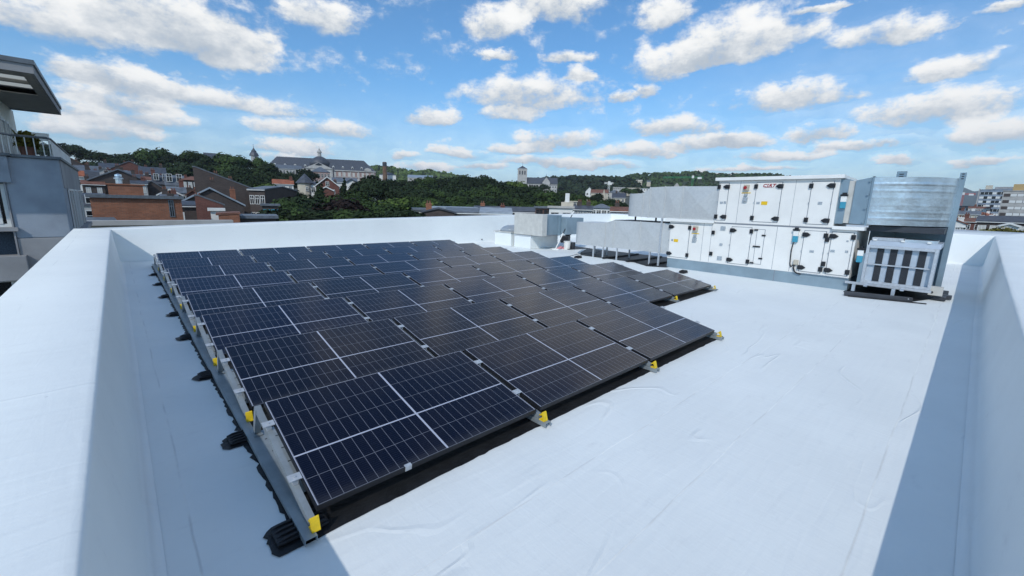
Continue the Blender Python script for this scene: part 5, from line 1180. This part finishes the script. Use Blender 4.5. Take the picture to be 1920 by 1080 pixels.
for k in range(18):
    u = 118 + k * 22.5; v = 292 + 0.035 * (u - 118) + jit.uniform(-4, 4) + (6 if k < 4 else 0)
    tree(u, v, 195 + jit.uniform(-8, 8), 15, jit.choice(['dark', 'dark', 'dark', 'mid']), '%s from left in the dark tree belt above the hillside houses' % ORD[k], 1.25, 'dark tree belt above the hillside houses', k % 3)
for k, (u, v, d, h, kd, wf, lab) in enumerate([
    (446, 318, 150, 12, 'dark', 1.1, 'dark tree behind the big blank gable'), (474, 322, 150, 13, 'dark', 1.1, 'dark tree over the right end of the big blank gable'),
    (505, 316, 170, 13, 'dark', 1.1, 'dark tree in front of the left end of the palace'), (545, 318, 200, 13, 'dark', 1.1, 'dark tree in front of the pale zinc annex'), (572, 310, 230, 15, 'dark', 1.0, 'dark tree between the two palace annexes'), (560, 325, 170, 11, 'dark', 1.2, 'low dark tree under the palace annexes'),
    (530, 330, 165, 9, 'dark', 1.2, 'dark shrubby tree above the bright orange roof'), (498, 338, 112, 11, 'light', .95, 'bright green tree right of the big blank gable'), (519, 340, 112, 10, 'light', .9, 'smaller bright green tree touching the bright orange roof'),
    (545, 350, 105, 10, 'dark', 1.1, 'dark tree under the bright orange roof'), (574, 354, 95, 12, 'dark', 1.2, 'large dark tree below the round turret'), (530, 368, 88, 8, 'mid', 1.2, 'green tree behind the annex with the blue door'), (556, 384, 78, 7, 'mid', 1.3, 'low green tree left of the purple tree'), (590, 388, 76, 5.5, 'light', 1.2, 'pale green bush in front of the purple tree'),
    (634, 357, 72, 12, 'purple', 1.2, 'purple leaved tree in the middle of the park'), (608, 371, 72, 9, 'purple', 1.1, 'smaller purple tree left of the big one'),
    (596, 338, 112, 8, 'conifer', 1.4, 'dark conifer right of the white villa'), (643, 331.5, 122, 8.5, 'conifer', 1.0, 'slim pointed conifer in front of the white house with a grey roof'),
    (664, 348, 108, 10, 'mid', 1.15, 'green tree right of the slim conifer'), (648, 356, 98, 9, 'mid', 1.2, 'green tree above the purple tree'), (691, 321, 135, 14, 'dark', 1.0, 'big dark round tree right of the palace front'), (706, 332, 132, 12, 'dark', 1.0, 'dark tree touching the big round one on its right'),
    (684, 366, 92, 9, 'mid', 1.2, 'green tree between the purple tree and the yellow-green one'), (702, 378, 84, 7, 'mid', 1.3, 'low green bushy tree at the foot of the big dark round tree'), (744, 358, 92, 12, 'light', .95, 'yellow-green round tree at the near edge of the wood'), (722, 372, 88, 8, 'mid', 1.2, 'green tree leaning on the yellow-green round tree'), (764, 366, 92, 10, 'mid', 1.0, 'green tree right of the yellow-green round tree')]):
    tree(u, v, d, h, kd, lab, wf, None, k % 3)
for k in range(13):
    u = 517 + k * 19.5; v = 388 + jit.uniform(-5, 5)
    tree(u, v, 66 + jit.uniform(-3, 3), 5.5, jit.choice(['dark', 'mid', 'dark']), '%s from left of the low trees just over the back parapet' % ORD[k], 1.6, 'low trees just over the back parapet', k % 3)
ftop = [(716, 331), (734, 329), (752, 333), (769, 331), (787, 328), (803, 326), (820, 327), (837, 326), (853, 327), (869, 322), (886, 325), (903, 322.5), (918, 326), (934, 334), (949, 336), (966, 331), (982, 341)]
for k, (u, v) in enumerate(ftop):
    tree(u, v + jit.uniform(-1, 1), 215 + jit.uniform(-12, 12), 15, 'light' if u == 966 else jit.choice(['dark', 'mid', 'dark']), '%s from left in the top tree rank of the wooded hill' % ORD[k], jit.uniform(.75, 1.05), 'top rank of the wooded hill', k % 3)
for row, (vb, d, u0, u1, n, nm, h) in enumerate(((341, 185, 722, 1002, 18, 'second', 14), (352, 160, 740, 1028, 18, 'third', 13), (363, 138, 770, 1048, 18, 'fourth', 11), (373, 120, 782, 1056, 19, 'lowest', 8.5))):
    for k in range(n):
        u = u0 + (u1 - u0) * (k + jit.uniform(.2, .8)) / n; v = vb + jit.uniform(-4, 4) + (u > 960) * 3
        tree(u, v, d + jit.uniform(-7, 7), h * jit.uniform(.9, 1.1), jit.choice(['dark', 'dark', 'mid'] if row < 3 else ['mid', 'mid', 'light', 'dark']), '%s from left in the %s tree rank of the wooded hill' % (ORD[k], nm), jit.uniform(.9, 1.25), '%s rank of the wooded hill' % nm, k % 3)
for k, (u, v, d, h, kd, wf, lab) in enumerate([
    (1021, 342, 440, 14, 'dark', 1.0, 'dark round tree in front of the church transept'), (983, 342, 440, 11, 'dark', 1.2, 'dark tree at the foot of the church tower'), (1003, 350, 300, 12, 'mid', 1.1, 'green tree below the church nave'), (1024, 356, 240, 11, 'mid', 1.2, 'green tree below the dark round tree by the church'), (1042, 358, 230, 11, 'dark', 1.1, 'dark tree left of the white chimney'), (1056, 354, 260, 10, 'mid', 1.2, 'green tree behind the white chimney'),
    (1072, 358, 250, 12, 'mid', 1.2, 'green tree right of the white chimney'), (1090, 360, 230, 12, 'mid', 1.1, 'green tree below the white gabled house'), (1084, 370, 170, 10, 'mid', 1.3, 'bushy green tree behind the hipped grey roof'), (1104, 370, 165, 9, 'light', 1.1, 'light green tree left of the hipped grey roof'), (1121, 357, 240, 13, 'dark', .9, 'tall dark tree above the hipped grey roof'), (1136, 372, 165, 9, 'mid', 1.1, 'green tree right of the tall dark tree'), (1149, 367, 180, 10, 'dark', 1.1, 'dark tree in front of the cream house with a dark roof'), (1160, 373, 160, 8, 'dark', 1.2, 'dark tree against the end of the upper duct'), (1140, 380, 130, 6, 'light', 1.0, 'yellowish bush behind the hipped grey roof'),
    (1064, 381, 120, 6, 'dark', 1.3, 'dark bush beside the base of the white chimney'), (1174, 350, 420, 12, 'mid', 1.2, 'green tree left of the pale yellow block'), (1186, 353, 400, 11, 'mid', 1.2, 'green tree in front of the pale yellow block'), (1197, 350, 410, 12, 'dark', 1.0, 'dark tree at the right corner of the pale yellow block'),
    (1870, 422, 62, 5, 'olive', 1.3, 'yellow-green bush at the right over the far parapet, larger one'), (1886, 421, 62, 5, 'olive', 1.2, 'yellow-green bush at the right over the far parapet, middle one'), (1902, 424, 60, 4.5, 'olive', 1.3, 'yellow-green bush at the right over the far parapet, rightmost one')]):
    tree(u, v, d, h, kd, lab, wf, None, k % 3)

# ---------------- hills and ground
def hill(name, prof, d, m, thick=.35, mound=0.0, seed=1, low=-16):
    r = np.random.default_rng(seed); us = np.arange(prof[0][0], prof[-1][0] + 1, 4); b = MB(); n = 12; rows = []
    pu = [p[0] for p in prof]; pv = [p[1] for p in prof]
    for j in range(n + 1):
        t = j / n; row = []
        for u in us:
            v = np.interp(u, pu, pv); top = P(u, v, d)
            dj = d * (1 - thick * (1 - t)); q = P(u, v, dj); z = low + (top[2] - low) * (math.sin(t * math.pi / 2) ** 1.1) + (r.normal(0, mound) if 0 < j < n else r.normal(0, mound * .4)); row.append((q[0], q[1], z))
        rows.append(row)
    last = []
    for u in us:
        q = P(u, np.interp(u, pu, pv), d * 1.5); last.append((q[0], q[1], low))
    rows.append(last); m_ = len(us)
    b.add([p for row in rows for p in row], [(j * m_ + i, j * m_ + i + 1, (j + 1) * m_ + i + 1, (j + 1) * m_ + i) for j in range(len(rows) - 1) for i in range(m_ - 1)])
    return tag(b.build(name, m, smooth=True), kind='structure'), rows
H1 = [(640, 322), (690, 318.5), (720, 317), (740, 320), (770, 326), (800, 324), (830, 328), (860, 334), (900, 345)]
H2 = [(940, 352), (980, 345), (1010, 341), (1040, 338.5), (1060, 336.5), (1100, 338), (1135, 337.5), (1165, 339), (1200, 345)]
H3 = [(1150, 345), (1165, 339), (1180, 332.5), (1200, 330.5), (1230, 330), (1250, 328.5), (1275, 330.5), (1290, 327.5), (1320, 327), (1345, 331), (1400, 331.5), (1440, 331), (1470, 335), (1520, 345), (1600, 360)]
H4 = [(1640, 372), (1700, 352), (1760, 336), (1790, 347), (1803, 350.5), (1826, 360), (1845, 356.5), (1862, 355), (1920, 353), (2000, 350), (2100, 362)]
_, g1 = hill('hill', H1, 1100, 'hill', seed=1); _, g2 = hill('hill', H2, 800, 'hill', seed=2); _, g3 = hill('hill', H3, 1050, 'hill', seed=3); hill('hill', H4, 3600, 'hillfar', seed=4)
def woods(name, rows, m, n, size, seed, label, fr=(3, 12)):
    r = np.random.default_rng(seed); b = MB()
    for k in range(n):
        j = r.uniform(*fr); i = r.uniform(0, len(rows[0]) - 1.01); j0, i0 = int(j), int(i); a, c = j - j0, i - i0
        if j0 >= 12: j0, a = 11, 1
        p = sum(np.array(rows[j0 + dj][i0 + di]) * ((a if dj else 1 - a) * (c if di else 1 - c)) for dj in (0, 1) for di in (0, 1))
        s_ = size * r.uniform(.6, 1.3)
        for q in range(14):
            v = r.normal(0, 1, 3); v /= np.linalg.norm(v); v[2] = abs(v[2]); c0 = p + v * s_ * [1, 1, .9]; e = s_ * r.uniform(.35, .6)
            nr = v + r.normal(0, .4, 3); nr /= np.linalg.norm(nr); x = np.cross(nr, [0, 0, 1.]); x /= np.linalg.norm(x) + 1e-6; y = np.cross(nr, x)
            b.add([c0 - x * e - y * e * .5, c0 + x * e * .6 - y * e, c0 + x * e + y * e * .6, c0 - x * e * .4 + y * e], [(0, 1, 2, 3)])
    o = b.build(name, m, fix=False); tag(o, label, 'woods', None, 'stuff'); return o
woods('woods', g1, 'leaf_light', 420, 7, 1, 'pale green far-off woods on the ridge behind the palace')
woods('woods', g2, 'leaf_dark', 520, 6, 2, 'dark woods on the low ridge right of the church')
woods('woods', g3, 'leaf_mid', 760, 6, 3, 'green woods on the long hill behind the raised duct')
SP = np.array(SPOTS)
def ground_z(x, y):
    d2 = (SP[:, 0] - x) ** 2 + (SP[:, 1] - y) ** 2 + 25; dist = math.hypot(x - CAM[0], y - CAM[1])
    wts = 1 / d2 ** 1.6; z = float((wts * SP[:, 2]).sum() / wts.sum())
    dn = math.sqrt(d2.min()); far = min(1, max(0, (dn - 80) / 250)); z = z * (1 - far) + -16 * far
    near = min(1, max(0, (dist - 30) / 40)); return (-16) * (1 - near) + z * near - .8
b = MB(); rr_ = [0, 12, 25, 35, 45, 55, 65, 75, 85, 95, 105, 120, 135, 150, 165, 180, 200, 220, 240, 260, 285, 310, 340, 370, 410, 460, 520, 600, 700, 900, 1300, 2200, 4000, 8000]; na = 180
pts = []
for r_ in rr_:
    for k in range(na):
        a = 2 * math.pi * k / na; x, y = CAM[0] + r_ * math.sin(a), CAM[1] + r_ * math.cos(a); pts.append((x, y, ground_z(x, y) if r_ < 1300 else -17))
b.add(pts, [(j * na + k, j * na + (k + 1) % na, (j + 1) * na + (k + 1) % na, (j + 1) * na + k) for j in range(len(rr_) - 1) for k in range(na)])
tag(b.build('ground', 'asphalt', smooth=True, fix=False), kind='structure')
hz = MB().box(-7500, 7500, -7500, 7500, -60, 420).build('haze', [], None)
mh = bpy.data.materials.new('haze_air'); mh.use_nodes = True; mh.node_tree.nodes.clear(); th = NT(mh.node_tree)
pv = th.new('ShaderNodeVolumePrincipled'); pv.inputs['Color'].default_value = (0.80, 0.88, 1.0, 1); pv.inputs['Density'].default_value = 1.0e-4
th.l.new(pv.outputs[0], th.new('ShaderNodeOutputMaterial').inputs['Volume']); hz.data.materials.append(mh); tag(hz, kind='stuff')
